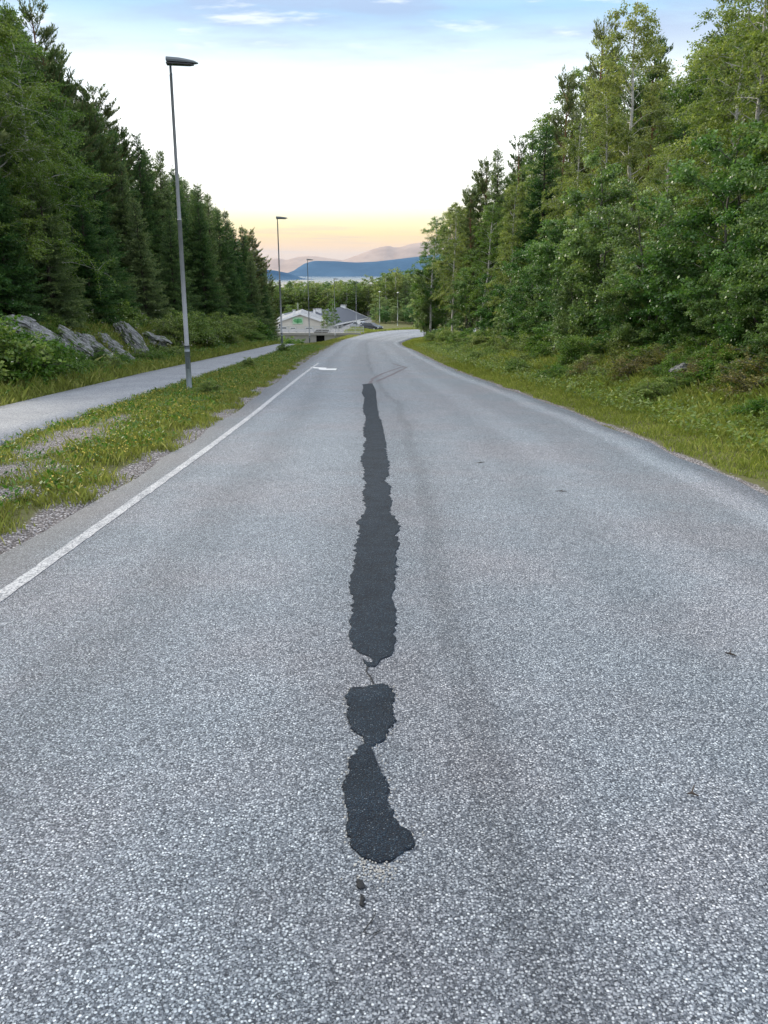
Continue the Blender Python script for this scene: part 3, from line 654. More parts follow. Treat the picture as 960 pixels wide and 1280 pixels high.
def broadleaf(name, seed, H, Rm, base, n1, n2, nl, leaf, lean=.0, droop=.3, stems=1, up=(.5, .95), top=.10):
    rg = np.random.default_rng(seed); lines = []; LP, LA, LN, LL, LT = [], [], [], [], []
    for sidx in range(stems):
        sa = rg.uniform(0, 6.28); so_ = rg.uniform(.1, .5) * Rm * (stems > 1)
        Hs = H * (1 if sidx == 0 else rg.uniform(.6, .97)); m = 12; zs = np.linspace(0, Hs, m)
        tx = np.cumsum(rg.normal(0, .012 * H, m)) * .5 + np.linspace(0, 1, m) * (so_ * np.cos(sa) + lean * H); ty = np.cumsum(rg.normal(0, .012 * H, m)) * .5 + np.linspace(0, 1, m) * so_ * np.sin(sa)
        tx -= tx[0]; ty -= ty[0]
        if stems > 1: tx += .06 * np.cos(sa); ty += .06 * np.sin(sa)
        r0 = (.0085 * H + .012) / (stems ** .4)
        lines.append((np.column_stack([tx, ty, zs]), r0 * (1 - zs / Hs) ** .7 + .006))
        az = rg.uniform(0, 6)
        for b in range(n1):
            t = base + (.98 - base) * (b + rg.random()) / n1; az += 2.4 + rg.normal(0, .4)
            prof = (np.sin(np.pi * min(1, ((t - base) / (1 - base)) ** .7 * .86 + .14)) ** .7) * (1 - top) + top
            Lb = Rm * prof * rg.uniform(.55, 1.2); e = rg.uniform(*up) * (1 - .2 * (1 - t))
            h = np.array([np.cos(az), np.sin(az), 0]); zb = t * Hs
            p0 = np.array([np.interp(zb, zs, tx), np.interp(zb, zs, ty), zb]); mm = 6; s = np.linspace(0, 1, mm)
            bp = p0 + (h * np.cos(e) + np.array([0, 0, np.sin(e)])) * (Lb * s)[:, None] + np.array([0, 0, -1]) * (droop * Lb * s ** 2.2)[:, None] + np.cumsum(rg.normal(0, .03 * Lb, (mm, 3)), 0)
            lines.append((bp, np.linspace(.004 + .0085 * Lb, .003, mm)))
            k2 = max(3, int(n2 * (.4 + .6 * Lb / Rm))); ss_ = np.sqrt(rg.uniform(.08, 1, k2)); ss_[0] = 1.0
            q0 = np.stack([np.interp(ss_, s, bp[:, k]) for k in range(3)], -1)
            d2 = unit(rg.normal(0, 1, (k2, 3)) * np.array([1, 1, .6]) + h * .8 + np.array([0, 0, .25])); l2 = Lb * rg.uniform(.16, .40, k2) + .08
            ctint = rg.normal(.5, .14, k2) + rg.normal(0, .10)
            for j in range(k2):
                if l2[j] > .25: lines.append((np.array([q0[j], q0[j] + d2[j] * l2[j] * .5, q0[j] + d2[j] * l2[j] + np.array([0, 0, -droop * l2[j] * .6])]), np.array([.006, .004, .002])))
            cnt = np.maximum(4, (nl * (l2 / (Rm * .28))).astype(int)); ii = np.repeat(np.arange(k2), cnt); f = rg.uniform(.05, 1.05, len(ii))
            pp = q0[ii] + d2[ii] * (l2[ii] * f)[:, None] + np.array([0, 0, -1]) * (droop * .6 * l2[ii] * f * f)[:, None] + rg.normal(0, .040 + .012 * Rm, (len(ii), 3)) * np.array([1, 1, .75])
            LP.append(pp); LA.append(unit(d2[ii] * .5 + rg.normal(0, .7, (len(ii), 3)) + np.array([0, 0, -.35])))
            LN.append(unit(rg.normal(0, .7, (len(ii), 3)) + np.array([0, 0, 1.0]))); LL.append(leaf * rg.uniform(.65, 1.25, len(ii))); LT.append(np.clip(ctint[ii] + rg.normal(0, .16, len(ii)), 0, 1))
    cat = np.concatenate; LL = cat(LL)
    return tubes_mesh(name + '_trunk', lines, 5), leaf_mesh(name + '_crown', cat(LP), cat(LA), cat(LN), LL, LL * .72, cat(LT))

PROTO = {}
def proto(key, meshes, H, bark, leafm):
    tr, cr = meshes; tr.materials.append(M[bark]); cr.materials.append(M[leafm]); PROTO[key] = (tr, cr, H)
for i in range(3): proto(('spruce', i), conifer(f'spruce{i}', 20 + i, 12, [2.6, 2.3, 2.9][i], [.05, .08, .04][i]), 12, 'bark', 'spruce')
for i in range(3): proto(('pine', i), conifer(f'pine{i}', 30 + i, 12.5, [1.9, 2.3, 1.7][i], [.22, .42, .14][i], .46, 6, 'pine', 1.0, .05), 12.5, 'pinebark', 'pine')
for i in range(2): proto(('farspruce', i), conifer(f'farspruce{i}', 40 + i, 12, 2.7, .04, .42, 6, 'spruce', .32, .14), 12, 'bark', 'spruce')
for i in range(4): proto(('birch', i), broadleaf(f'birch{i}', 50 + i, 13, [2.7, 2.3, 3.0, 2.5][i], [.16, .22, .12, .18][i], 64, 15, 62, .088, droop=.42, top=.22), 13, 'birchbark', 'birch')
for i in range(3): proto(('alder', i), broadleaf(f'alder{i}', 60 + i, 6, [2.1, 1.8, 2.3][i], .05, 24, 12, 95, .088, droop=.15, stems=2, up=(.35, .9), top=.2), 6, 'greybark', 'alder')
for i in range(3): proto(('farbirch', i), broadleaf(f'farbirch{i}', 70 + i, 11, [2.8, 2.3, 3.2][i], .08, 52, 11, 20, .21, droop=.25, top=.2), 11, 'birchbark', 'birch')
for i in range(2): proto(('brownbush', i), broadleaf(f'brownbush{i}', 95 + i, 1.0, .7, .04, 8, 7, 14, .05, droop=.2, stems=4, up=(.3, 1.1), top=.4), 1.0, 'greybark', 'brownbush')
for i in range(4): proto(('bush', i), broadleaf(f'bush{i}', 80 + i, 1.3, .75, .04, 11, 9, 20, [.06, .075, .052, .065][i], droop=.2, stems=4, up=(.3, 1.1), top=.4), 1.3, 'greybark', 'bush')
NAMES = {'spruce': 'spruce_tree', 'farspruce': 'spruce_tree', 'pine': 'pine_tree', 'birch': 'birch_tree', 'farbirch': 'birch_tree', 'alder': 'alder_tree', 'bush': 'shrub', 'brownbush': 'shrub'}
CATS = {'spruce': 'tree', 'farspruce': 'tree', 'pine': 'tree', 'birch': 'tree', 'farbirch': 'tree', 'alder': 'tree', 'bush': 'shrub', 'brownbush': 'shrub'}
FIRST = {}
trg = np.random.default_rng(5)
def plant(kind, x, y, h, label, group, var=None, wide=1.0, tilt=0.0, sink=.05):
    n = len([k for k in PROTO if k[0] == kind]); var = int(trg.integers(n)) if var is None else var
    tr, cr, H = PROTO[(kind, var)]; s = h / H
    e = empty(NAMES[kind], (x, y, float(ground_z(x, y)) - sink), trg.uniform(0, 6.28), label, CATS[kind], group)
    e.scale = (s * wide, s * wide, s); e.rotation_euler = (trg.normal(0, .02) , trg.normal(0, .02) + tilt, e.rotation_euler[2])
    if (kind, var) not in FIRST:
        a = obj('stems' if 'bush' in kind else 'trunk', tr, None, e); b = obj('foliage' if 'bush' in kind else 'crown', cr, None, e); FIRST[(kind, var)] = (a, b)
    else:
        for src in FIRST[(kind, var)]:
            c = src.copy(); C.objects.link(c); c.parent = e
    return e
def plant_px(kind, u, x, vtop, label, group=None, **k):
    y = y_for(u, x); z0 = float(ground_z(x, y)); return plant(kind, x, y, max(1.0, z_at(vtop, y) - z0), label, group, **k)

# ---- left forest edge, matched to the skyline (u, distance left of the lens, top row)
GL = 'conifers of the left forest'
SKL = np.array([(-200, -200), (0, -70), (60, -5), (100, 60), (130, 112), (190, 172), (240, 215), (290, 265), (320, 292), (338, 316), (350, 345)], float)
SKR = np.array([(500, 330), (525, 300), (540, 268), (565, 248), (600, 208), (640, 172), (680, 112), (720, 40), (770, 15), (800, 75), (835, 85), (870, 20), (960, -50), (1400, -300)], float)
KN = {'spruce': 'dark spruce', 'pine': 'pine', 'birch': 'leafy birch'}
ORD = 'first second third fourth fifth sixth seventh eighth ninth tenth eleventh twelfth thirteenth fourteenth fifteenth sixteenth seventeenth eighteenth nineteenth twentieth twenty-first twenty-second twenty-third twenty-fourth twenty-fifth twenty-sixth'.split()
CNT = {}
def nth(key):
    CNT[key] = CNT.get(key, -1) + 1; return ORD[CNT[key]]
def lab_left(kind, x, y, row):
    u = 480 + x / y * FPX
    zone = 'at the left picture edge' if u < 110 else 'left of the nearest lamp' if u < 222 else 'between first and second lamps' if u < 300 else 'by the second lamp'
    return f"{KN[kind]} {'in the front row' if row == 0 else 'deeper inside'} of the left forest, {zone}"
def lab_right(kind, x, y, row):
    u = 480 + x / y * FPX
    zone = 'at the road bend' if u < 580 else 'left of the skyline pine' if u < 700 else 'around the skyline birch' if u < 830 else 'near the right picture edge'
    return f"{KN[kind]} {'in the front rows' if row == 0 else 'deeper inside'} of the right forest, {zone}"
LEFT_EDGE = [
        ('pine', -60, -13.5, -160, 0, 1.2, None), ('birch', 18, -12.3, -30, 0, 1.1, 'pale yellowish birch rising behind the conifers at the far left'), ('spruce', -20, -12.8, 40, 0, 1.1, None), ('birch', 66, -12.6, 30, 2, 1.1, 'yellow-green birch crown between dark conifers, upper left'),
        ('pine', 90, -16.5, 0, 2, 1.0, None), ('spruce', 22, -11.9, 190, 1, 1.2, None), ('spruce', 72, -12.0, 215, 2, 1.2, None), ('spruce', 120, -12.2, 235, 0, 1.15, None), ('spruce', 55, -13.2, 95, 1, 1.1, None), ('spruce', 105, -13.4, 130, 2, 1.05, None), ('pine', 150, -17, 112, 1, 1.1, 'open-crowned pine with bare upper trunk on the left skyline'), ('spruce', 140, -13.0, 190, 0, 1.0, None),
        ('spruce', 165, -14.2, 200, 1, .9, None), ('spruce', 194, -15.0, 165, 2, .72, 'slender spruce spire left of the nearest lamp pole'), ('spruce', 190, -12.6, 245, 0, 1.0, None), ('spruce', 212, -14.5, 185, 1, .75, None), ('spruce', 228, -13.8, 215, 2, .8, None), ('spruce', 222, -12.4, 260, 1, 1.0, None),
        ('spruce', 238, -14.0, 208, 0, .75, None), ('spruce', 252, -13.4, 228, 2, .85, None), ('spruce', 262, -12.6, 250, 0, .95, None), ('spruce', 272, -13.6, 240, 1, .85, None), ('spruce', 284, -13.0, 262, 2, .9, None), ('spruce', 293, -12.6, 262, 1, .85, None),
        ('spruce', 302, -12.8, 285, 0, .95, None), ('spruce', 311, -13.2, 282, 1, .9, None), ('pine', 321, -13.5, 290, 1, 1.0, 'round-topped pine at the far end of the left forest'), ('spruce', 319, -12.2, 318, 2, 1.0, None), ('spruce', 329, -13.0, 330, 0, 1.0, None)]
for kind, u, x, vt, var, wd, lab in sorted(LEFT_EDGE, key=lambda a: a[1]):
    plant_px(kind, u, x, vt, lab or f"{KN[kind]} in the front row of left forest, {nth('L' + kind)} such from the left", None if lab else GL, var=var, wide=wd)
for k in range(100):                              # deeper rows, tops following the skyline
    u = trg.uniform(-60, 338); x = -trg.uniform(14.2, 24); y = y_for(u, x)
    if y > 105: x = -13.5; y = y_for(u, x)
    if y > 100: continue
    h = z_at(np.interp(u, SKL[:, 0], SKL[:, 1]) + trg.uniform(0, 45) * (k % 3 > 0) + 6, y) - float(ground_z(x, y))
    kd = 'spruce' if trg.random() < .60 else 'pine'
    plant(kd, x, y, float(np.clip(h, 4, 19)), lab_left(kd, x, y, 1), GL)
for k in range(16):                              # forest edge going on beside and behind the viewpoint
    y = -14 + 1.9 * k; x = -13.5 - trg.uniform(0, 4)
    plant('spruce', x, y, trg.uniform(10, 13), 'dark spruce of the left forest beside the viewpoint', 'spruces beside the viewpoint', wide=1.15)
for k in range(26):                              # young spruces filling the lower forest edge
    y = trg.uniform(20, 86); x = PLx(y) - trg.uniform(4.0, 6.5)
    plant('spruce', float(x), y, trg.uniform(2.2, 5.0), 'young spruce filling the lower edge of the left forest', 'young spruces at the left forest edge', wide=1.3)
# ---- right forest edge
GR = 'trees of the right forest'
RIGHT_EDGE = [
        ('birch', 536, 5.4, 270, 0, 1.1, 'leafy birch at the far end of the right forest by the bend'), ('birch', 565, 5.6, 252, 1, .95, 'birch with thin white trunk showing at the road bend'), ('pine', 582, 7.6, 238, 0, 1.0, None), ('birch', 555, 7.5, 262, 2, 1.0, None), ('pine', 603, 9.0, 205, 1, 1.0, None),
        ('birch', 600, 7.2, 250, 3, 1.0, None), ('spruce', 618, 9.5, 185, 1, .8, None), ('birch', 633, 7.0, 225, 1, .9, 'birch with white trunk base rising from the right verge shrubs'), ('pine', 640, 10.5, 172, 2, 1.0, None), ('spruce', 655, 11, 165, 0, .7, None), ('birch', 664, 9.2, 190, 2, 1.0, None),
        ('pine', 692, 10.5, 98, 0, .85, None), ('pine', 722, 10.5, 22, 2, .9, 'pine with pointed leader standing out on the right skyline'), ('birch', 705, 9.5, 150, 0, .9, None), ('birch', 770, 9.8, -4, 3, .95, 'tall open birch with pale trunk on the right skyline'), ('birch', 745, 8.6, 120, 1, 1.0, None),
        ('birch', 800, 12, 95, 0, 1.0, None), ('spruce', 838, 13, 75, 1, .6, 'thin spruce top between the two tall right birches'), ('birch', 885, 10.5, -30, 2, .95, 'tall birch with twin pale stems near the right edge'), ('birch', 925, 9.6, -70, 3, 1.1, None), ('birch', 980, 9.5, -90, 1, 1.1, None), ('birch', 860, 13.5, 40, 1, 1.0, None),
        ('birch', 815, 8.6, 175, 2, 1.0, None), ('birch', 1050, 9.5, -120, 0, 1.1, None)]
for kind, u, x, vt, var, wd, lab in sorted(RIGHT_EDGE, key=lambda a: a[1]):
    plant_px(kind, u, x, vt, lab or f"{KN[kind]} in the front rows of right forest, {nth('R' + kind)} such from the bend", None if lab else GR, var=var, wide=wd)
GA = 'alders in front of the right forest'
def lab_ald(u): return 'leafy green alder at the front of the right forest, ' + ('by the bend' if u < 600 else 'below the skyline pine' if u < 730 else 'below the skyline birch' if u < 860 else 'at the right picture edge')
for u, x, vt, var, wd, lab in sorted([(690, 7.6, 275, 0, .9, None), (748, 7.5, 195, 1, 1.0, 'tall bright green alder in front of the right birches'), (660, 7.2, 300, 2, .9, None), (820, 7.8, 235, 2, 1.0, None), (885, 7.9, 160, 0, 1.1, 'bright yellow-topped alder close to the right picture edge'), (950, 7.8, 215, 1, 1.0, None), (1010, 8.0, 180, 2, 1.0, None),
                               (780, 7.2, 330, 0, .9, None), (850, 7.3, 330, 1, .9, None), (915, 7.4, 330, 2, 1.0, None), (610, 6.4, 340, 1, .8, None), (585, 6.6, 335, 0, .8, None), (720, 6.9, 340, 2, .8, None), (640, 6.6, 350, 0, .8, None), (545, 6.4, 330, 2, .9, None), (980, 7.2, 360, 0, 1.0, None), (530, 4.9, 335, 1, .9, None)], key=lambda a: a[0]):
    plant_px('alder', u, x, vt, lab or f"leafy green alder at the front of the right forest, {nth('A')} from the bend", None if lab else GA, var=var, wide=wd)
for k in range(16):                              # low young alders hanging over the verge
    y = 9.5 + 2.4 * k + trg.uniform(-.8, .8); plant('alder', float(Rx(y) + trg.uniform(4.6, 5.8)), y, trg.uniform(1.8, 3.2), f'low young alder at the foot of the right forest, {ORD[15 - k]} from the bend', None, wide=1.15)
for k in range(62):
    u = trg.uniform(535, 1100); x = trg.uniform(10, 22); y = y_for(u, x)
    if y > 105: x = trg.uniform(7.5, 9.5); y = y_for(u, x)
    if y > 125: continue
    h = z_at(np.interp(u, SKR[:, 0], SKR[:, 1]) + trg.uniform(8, 75), y) - float(ground_z(x, y))
    kd = ['birch', 'pine', 'spruce'][int(trg.choice(3, p=[.55, .25, .2]))]
    plant(kd, x, y, float(np.clip(h, 4, 19)), lab_right(kd, x, y, 1), GR)
# trees round the outside of the bend and the wood below the houses
FB = 'trees of the wood behind the houses'
def lab_wood(kind, x, y):
    u = 480 + x / y * FPX; kn = 'dark spruce' if 'spruce' in kind else 'leafy tree'
    zone = 'behind the beige gable' if u < 385 else 'behind the dark roofed house' if u < 455 else 'behind the two pale lamps' if u < 505 else 'hidden partly by the right forest'
    return f"{kn} {'at the near edge' if y < 215 else 'farther down the slope'} of the wood {zone}"
def far_tree(x, y, h, wide):
    kd = 'farbirch' if trg.random() < .75 else 'farspruce'
    plant(kd, x, y, h, lab_wood(kd, x, y), FB, wide=wide)
for k in range(190):
    y = trg.uniform(196, 300); x = trg.uniform(-.20, .085) * y; u = 480 + x / y * FPX
    vt = trg.uniform(351, 362) if u < 478 else trg.uniform(338, 356)
    far_tree(x, y, z_at(vt, y) - float(ground_z(x, y)), 1.5)
for k in range(60):
    y = trg.uniform(186, 202); x = trg.uniform(-50, 22)
    if -27 < x < -3: y = trg.uniform(200, 206)
    far_tree(x, y, trg.uniform(6, 9.5) if x < 0 else trg.uniform(7, 11.5), 1.5)
for u, y, h in [(482, 171, 3.6), (495, 174, 3.4), (507, 172, 3.8), (516, 168, 3.6), (526, 166, 4.0), (470, 176, 3.0), (533, 163, 3.2), (478, 183, 5), (512, 180, 5)]:
    x = x_at(u, 410, y); plant('alder', x, y, h, 'rounded bright green bush on the outside of the road bend', 'bushes outside the bend', wide=1.5)
for k, (u, v0, v1, y, lab) in enumerate([(416, 410, 374, 131, 'small birch standing right in front of the houses'), (406, 409, 386, 133, 'low leafy tree left of the small birch before the houses'), (472, 412, 390, 172, 'round yellow-green tree beside the parked cars'), (489, 411, 388, 176, 'bushy tree between the two pale lamps'), (503, 410, 380, 180, 'green tree right of the last pale lamp'),
                                         (362, 405, 381, 172, 'light green tree behind the beige gable, left one'), (372, 405, 379, 175, 'light green tree behind the flag pole')]):
    x = x_at(u, v0, y); gz = float(ground_z(x, y)); plant('farbirch', x, y, z_at(v1, y) - gz, lab, None, var=k % 3, wide=1.1)

# ---- shrubs
GB = 'shrubs on the left bank'
for u, x, h, lab in [(10, -9.4, 1.5, 'leafy green shrub at the left picture edge below the rocks'), (40, -9.2, 1.3, None), (70, -9.4, .8, None), (48, -9.6, 1.0, None), (108, -9.0, .4, None), (140, -9.2, .4, None), (-20, -9.5, 1.6, None), (212, -10.6, 1.1, None), (222, -10.4, 1.4, None), (240, -10.6, 1.5, 'yellowish shrub directly behind the nearest lamp pole'),
                     (252, -10.6, 1.2, None), (266, -10.8, 1.3, None), (276, -11, 1.4, None), (290, -11, 1.5, None), (300, -11.2, 1.4, None), (310, -11.4, 1.6, None), (320, -11.4, 1.6, None), (186, -9.8, .5, None), (158, -11.8, 1.2, None), (125, -12.6, 1.2, None), (98, -12.6, 1.1, None)]:
    plant('bush', x, y_for(u, x), h, lab or ('big green shrub on the left bank ' + ('at the left picture edge' if u < 90 else 'just in front of the forest edge')), None if lab else 'larger shrubs on the left bank', wide=1.25)
for k in range(34):
    y = trg.uniform(12, 84); hh = trg.uniform(.5, 1.1); xx = float(PLx(y) - trg.uniform(1.3, 3.6))
    if 20 < y < 40: hh *= .45
    plant('bush', xx, y, hh, 'low shrub on the left bank ' + ('before the rocks' if y < 40 else 'beyond the nearest lamp pole'), GB, wide=1.5)
for k in range(12):
    y = trg.uniform(96, 116); plant('bush', trg.uniform(-19, -11.2), y, trg.uniform(1.0, 1.9), 'shrub on the slope in front of the underpass wall', 'shrubs by the underpass', wide=1.4)
for x, y, h in [(-5.9, 47.0, .5), (-3.9, 17.6, .35), (-5.0, 29, .4)]:
    plant('bush', x, y, h, 'small weed clump in the grass verge between path and road', 'weed clumps on the verge', wide=1.3)
GS = 'undergrowth shrubs on the right verge'
for k in range(125):
    y = float(trg.uniform(7.5, 88) if k % 3 else trg.uniform(7.5, 30)); d = trg.uniform(3.1, 5.6) if y < 45 else trg.uniform(2.6, 4.8)
    plant('bush', float(Rx(y) + d), y, (trg.uniform(.25, .55) + .12 * d) * (.75 if y < 22 else 1.0), 'leafy undergrowth shrub ' + ('near the right picture edge' if y < 16 else 'along the middle of the right verge' if y < 40 else 'along the right verge towards the bend'), GS, wide=1.35)

for u, x, h in [(785, 5.9, .7), (803, 6.2, .6), (885, 6.6, .5), (935, 6.5, .6), (960, 6.9, .8), (900, 7.0, .7), (840, 6.6, .6), (740, 5.6, .5)]:
    plant('brownbush', x, y_for(u, x), h, 'brownish low shrub in the right bank among the pale stones', 'brownish shrubs on the right bank', wide=1.3)
for k in range(60):
    y = float(trg.uniform(8, 60)); d = trg.uniform(1.7, 3.6)
    plant('bush', float(Rx(y) + d), y, trg.uniform(.22, .5), 'low weedy shrub in the grass of the right verge', 'weedy shrubs in the right verge grass', wide=1.6)
# ------------------------------------------------------------------ grass
def grass(name, P, hgt, label, seed, wd=.010):
    rg = np.random.default_rng(seed); n = len(P); a = rg.uniform(0, 6.28, n); ln = rg.normal(0, .35, (n, 2)) * hgt[:, None]
    b = np.stack([np.cos(a), np.sin(a)], -1) * (wd * rg.uniform(.7, 1.5, n))[:, None] if np.isscalar(wd) else np.stack([np.cos(a), np.sin(a)], -1) * (wd * rg.uniform(.7, 1.5, n))[:, None]
    z = ground_z(P[:, 0], P[:, 1])
    v0 = np.column_stack([P - b / 2, z - .01]); v1 = np.column_stack([P + b / 2, z - .01])
    v2 = np.column_stack([P + b * .35 + ln * .4, z + hgt * .6]); v3 = np.column_stack([P + ln, z + hgt])
    V = np.stack([v0, v1, v2, v3], 1).reshape(-1, 3); F = np.arange(n * 4).reshape(-1, 4)
    patch = .5 + .5 * np.sin(P[:, 0] * 1.9 + np.sin(P[:, 1] * .8) * 2) * np.sin(P[:, 1] * 1.1)
    tint = np.clip(rg.normal(.42, .2, n) + .22 * (patch - .5), 0, 1)
    return tag(obj(name, mesh_np(name, V, [F], {'tint': np.repeat(tint, 4)}), M['grass']), label, None, None, 'stuff')
rg = np.random.default_rng(21)
def verge_pts(n, y0, y1, fx0, fx1, pw=1.0):
    y = y0 + (y1 - y0) * rg.random(n) ** pw; t = rg.random(n); return np.column_stack([fx0(y) * (1 - t) + fx1(y) * t, y])
def bare_filter(P, edge=.3):
    keep = np.ones(len(P), bool)
    for (x, y), rx, ry in BARE:
        keep &= rg.random(len(P)) > 1.05 * np.exp(-(((P[:, 0] - x) / rx) ** 2 + ((P[:, 1] - y) / ry) ** 2))
    d = Lx(P[:, 1]) - P[:, 0]; wob = .18 * np.sin(P[:, 1] * 2.3) + .12 * np.sin(P[:, 1] * 5.9 + 1)
    keep &= (d > edge + wob + rg.normal(0, .10, len(P)))
    return P[keep]
clump = lambda P, s: np.clip(.55 + .45 * np.sin(P[:, 0] * 5.1 + s) * np.sin(P[:, 1] * 4.3 + 2 * s) + .25 * np.sin(P[:, 0] * 11 + P[:, 1] * 9), .12, 1.3)
P = bare_filter(np.concatenate([verge_pts(130000, 3, 32, Lx, lambda y: PRx(y) - .02, 1.25), verge_pts(45000, 30, 118, Lx, lambda y: PRx(y) + .02, 1.2)]), .26)
dist = np.hypot(P[:, 0], P[:, 1]); grass('verge_grass', P, (.03 + .075 * rg.random(len(P)) ** 2) * (.55 + clump(P, 0.)), 'yellow-green grass and weeds on the verge between road and path', 1, np.clip(.007 + dist * .00022, .007, .03))
P = verge_pts(90000, 8, 96, PLx, lambda y: PLx(y) - 3.6, 1.3)
dist = np.hypot(P[:, 0], P[:, 1]); grass('bank_grass', P, (.07 + .17 * rg.random(len(P))) * (.5 + clump(P, 1.)), 'tall grass on the bank left of the cycle path', 2, np.clip(.008 + dist * .0003, .01, .035))
fr0 = lambda y: Rx(y) + .27 + .06 * np.sin(y * 1.7) + .06 * np.sin(y * 4.1)
P = np.concatenate([verge_pts(120000, 5, 34, fr0, lambda y: Rx(y) + 4.2, 1.2), verge_pts(60000, 32, 118, lambda y: np.minimum(Rx(y), 30) + .2, lambda y: np.minimum(Rx(y), 30) + 4.6, 1.1)])
dist = np.hypot(P[:, 0], P[:, 1]); off = P[:, 0] - Rx(P[:, 1]); grass('roadside_grass', P, (.035 + .06 * rg.random(len(P)) * np.clip(off, .5, 2) + .06 * np.clip(off - .8, 0, 4) * rg.random(len(P))) * (.5 + clump(P, 2.)), 'bright green grass along the right edge of the road', 3, np.clip(.008 + dist * .00025, .009, .035))
P = np.concatenate([verge_pts(16000, 119, 200, lambda y: np.interp(y, LEdge[:, 1], LEdge[:, 0]) - .4, lambda y: np.interp(y, LEdge[:, 1], LEdge[:, 0]) - 3.0)])
grass('far_verge_grass', P, .15 + .3 * rg.random(len(P)), 'grass strip along the outside of the road bend', 4, .05)
# broad weed leaves and flowers in the verge
def weeds(name, P, h, leaf, matk, label, seed):
    rg = np.random.default_rng(seed); k = 7; n = len(P); z = ground_z(P[:, 0], P[:, 1]); B = np.repeat(np.column_stack([P, z]), k, 0); m = len(B)
    B = B + rg.normal(0, 1, (m, 3)) * np.array([.05, .05, 0]) + np.column_stack([np.zeros(m), np.zeros(m), rg.uniform(0, 1, m) * np.repeat(h, k)])
    A = unit(rg.normal(0, 1, (m, 3)) * np.array([1, 1, .4]) + np.array([0, 0, .4])); Nn = unit(rg.normal(0, .4, (m, 3)) + np.array([0, 0, 1]))
    ll = leaf * rg.uniform(.6, 1.3, m)
    return tag(obj(name, leaf_mesh(name, B, A, Nn, ll, ll * .5, np.clip(rg.normal(.5, .22, m), 0, 1)), M[matk]), label, None, None, 'stuff')
P = bare_filter(verge_pts(9000, 3, 60, Lx, PRx, 1.4), .5); weeds('verge_weeds', P, .04 + .10 * rg.random(len(P)), .055, 'bush', 'low broad-leaved weeds among the verge grass', 31)
P = np.concatenate([verge_pts(8000, 6, 60, lambda y: Rx(y) + .9, lambda y: Rx(y) + 4.8, 1.3)]); weeds('roadside_weeds', P, .06 + .30 * rg.random(len(P)), .075, 'bush', 'leafy weeds along the right verge', 32)
P = verge_pts(6000, 9, 90, lambda y: PLx(y) - .3, lambda y: PLx(y) - 3.8, 1.3); weeds('bank_weeds', P, .08 + .35 * rg.random(len(P)), .08, 'bush', 'leafy weeds on the left bank', 33)
def flowers(name, P, h, size, matk, label, seed):
    rg = np.random.default_rng(seed); n = len(P); z = ground_z(P[:, 0], P[:, 1]) + h; k = 3
    B = np.repeat(np.column_stack([P, z]), k, 0) + rg.normal(0, size * .3, (n * k, 3)); A = unit(rg.normal(0, 1, (n * k, 3)) * np.array([1, 1, .3])); Nn = unit(rg.normal(0, .3, (n * k, 3)) + np.array([0, 0, 1]))
    return tag(obj(name, leaf_mesh(name, B, A, Nn, np.full(n * k, size), np.full(n * k, size * .8), np.zeros(n * k)), M[matk]), label, None, None, 'stuff')
P = bare_filter(verge_pts(2600, 3, 45, Lx, PRx, 1.3), .5); flowers('yellow_flowers', P, .06 + .08 * rg.random(len(P)), .024, 'flower', 'small yellow flowers scattered over the left verge', 41)
P = verge_pts(260, 9, 50, lambda y: PLx(y) - .8, lambda y: PLx(y) - 3.5); flowers('white_flowers', P, .5 + .35 * rg.random(len(P)), .05, 'whiteflower', 'cream flower heads on the left bank', 42)

for k in range(26):
    u = trg.uniform(20, 225); x = -trg.uniform(9.0, 9.8); plant('bush', x, y_for(u, x), trg.uniform(.25, .6), 'low shrub growing against the foot of the left rocks', 'low shrubs at the rock foot', wide=1.5)
# ------------------------------------------------------------------ rocks
def rock(name, loc, size, rot, label, seed, group=None):
    import bmesh
    bm = bmesh.new(); bmesh.ops.create_cube(bm, size=2.0); bmesh.ops.subdivide_edges(bm, edges=bm.edges[:], cuts=11, use_grid_fill=True)
    rg = np.random.default_rng(seed); pl = unit(rg.normal(0, 1, (9, 3)))
    off = rg.uniform(.72, 1.05, 9); ph = rg.uniform(0, 6, 6)
    lay = rg.uniform(.70, 1.10, (9, 2)); lof = rg.normal(0, .10, (9, 2))
    for v in bm.verts:
        p = np.array(v.co); p = p / max(np.linalg.norm(p), 1e-6) * min(np.linalg.norm(p), 1.3)
        for nrm, o in zip(pl, off):
            d = p @ nrm
            if d > o: p = p - nrm * (d - o)
        k = int(np.clip((p[2] + .12 * math.sin(p[0] * 3 + ph[2]) + 1) * 3.6, 0, 8))
        p[:2] = p[:2] * lay[k] + lof[k]
        p = p + rg.normal(0, .03, 3) + .08 * np.sin(p[[1, 2, 0]] * 5 + ph[:3])
        v.co = p
    bmesh.ops.triangulate(bm, faces=bm.faces[:])
    me = bpy.data.meshes.new(name); bm.to_mesh(me); bm.free()
    o = obj(name, me, M['rock']); o.location = loc; o.scale = size; o.rotation_euler = rot
    return tag(o, label, 'rock', group)
def rock_px(u, v, x, size, rot, label, seed):
    y = y_for(u, x); rock('rock', (x, y, z_at(v, y) - .20), size, rot, label, seed)
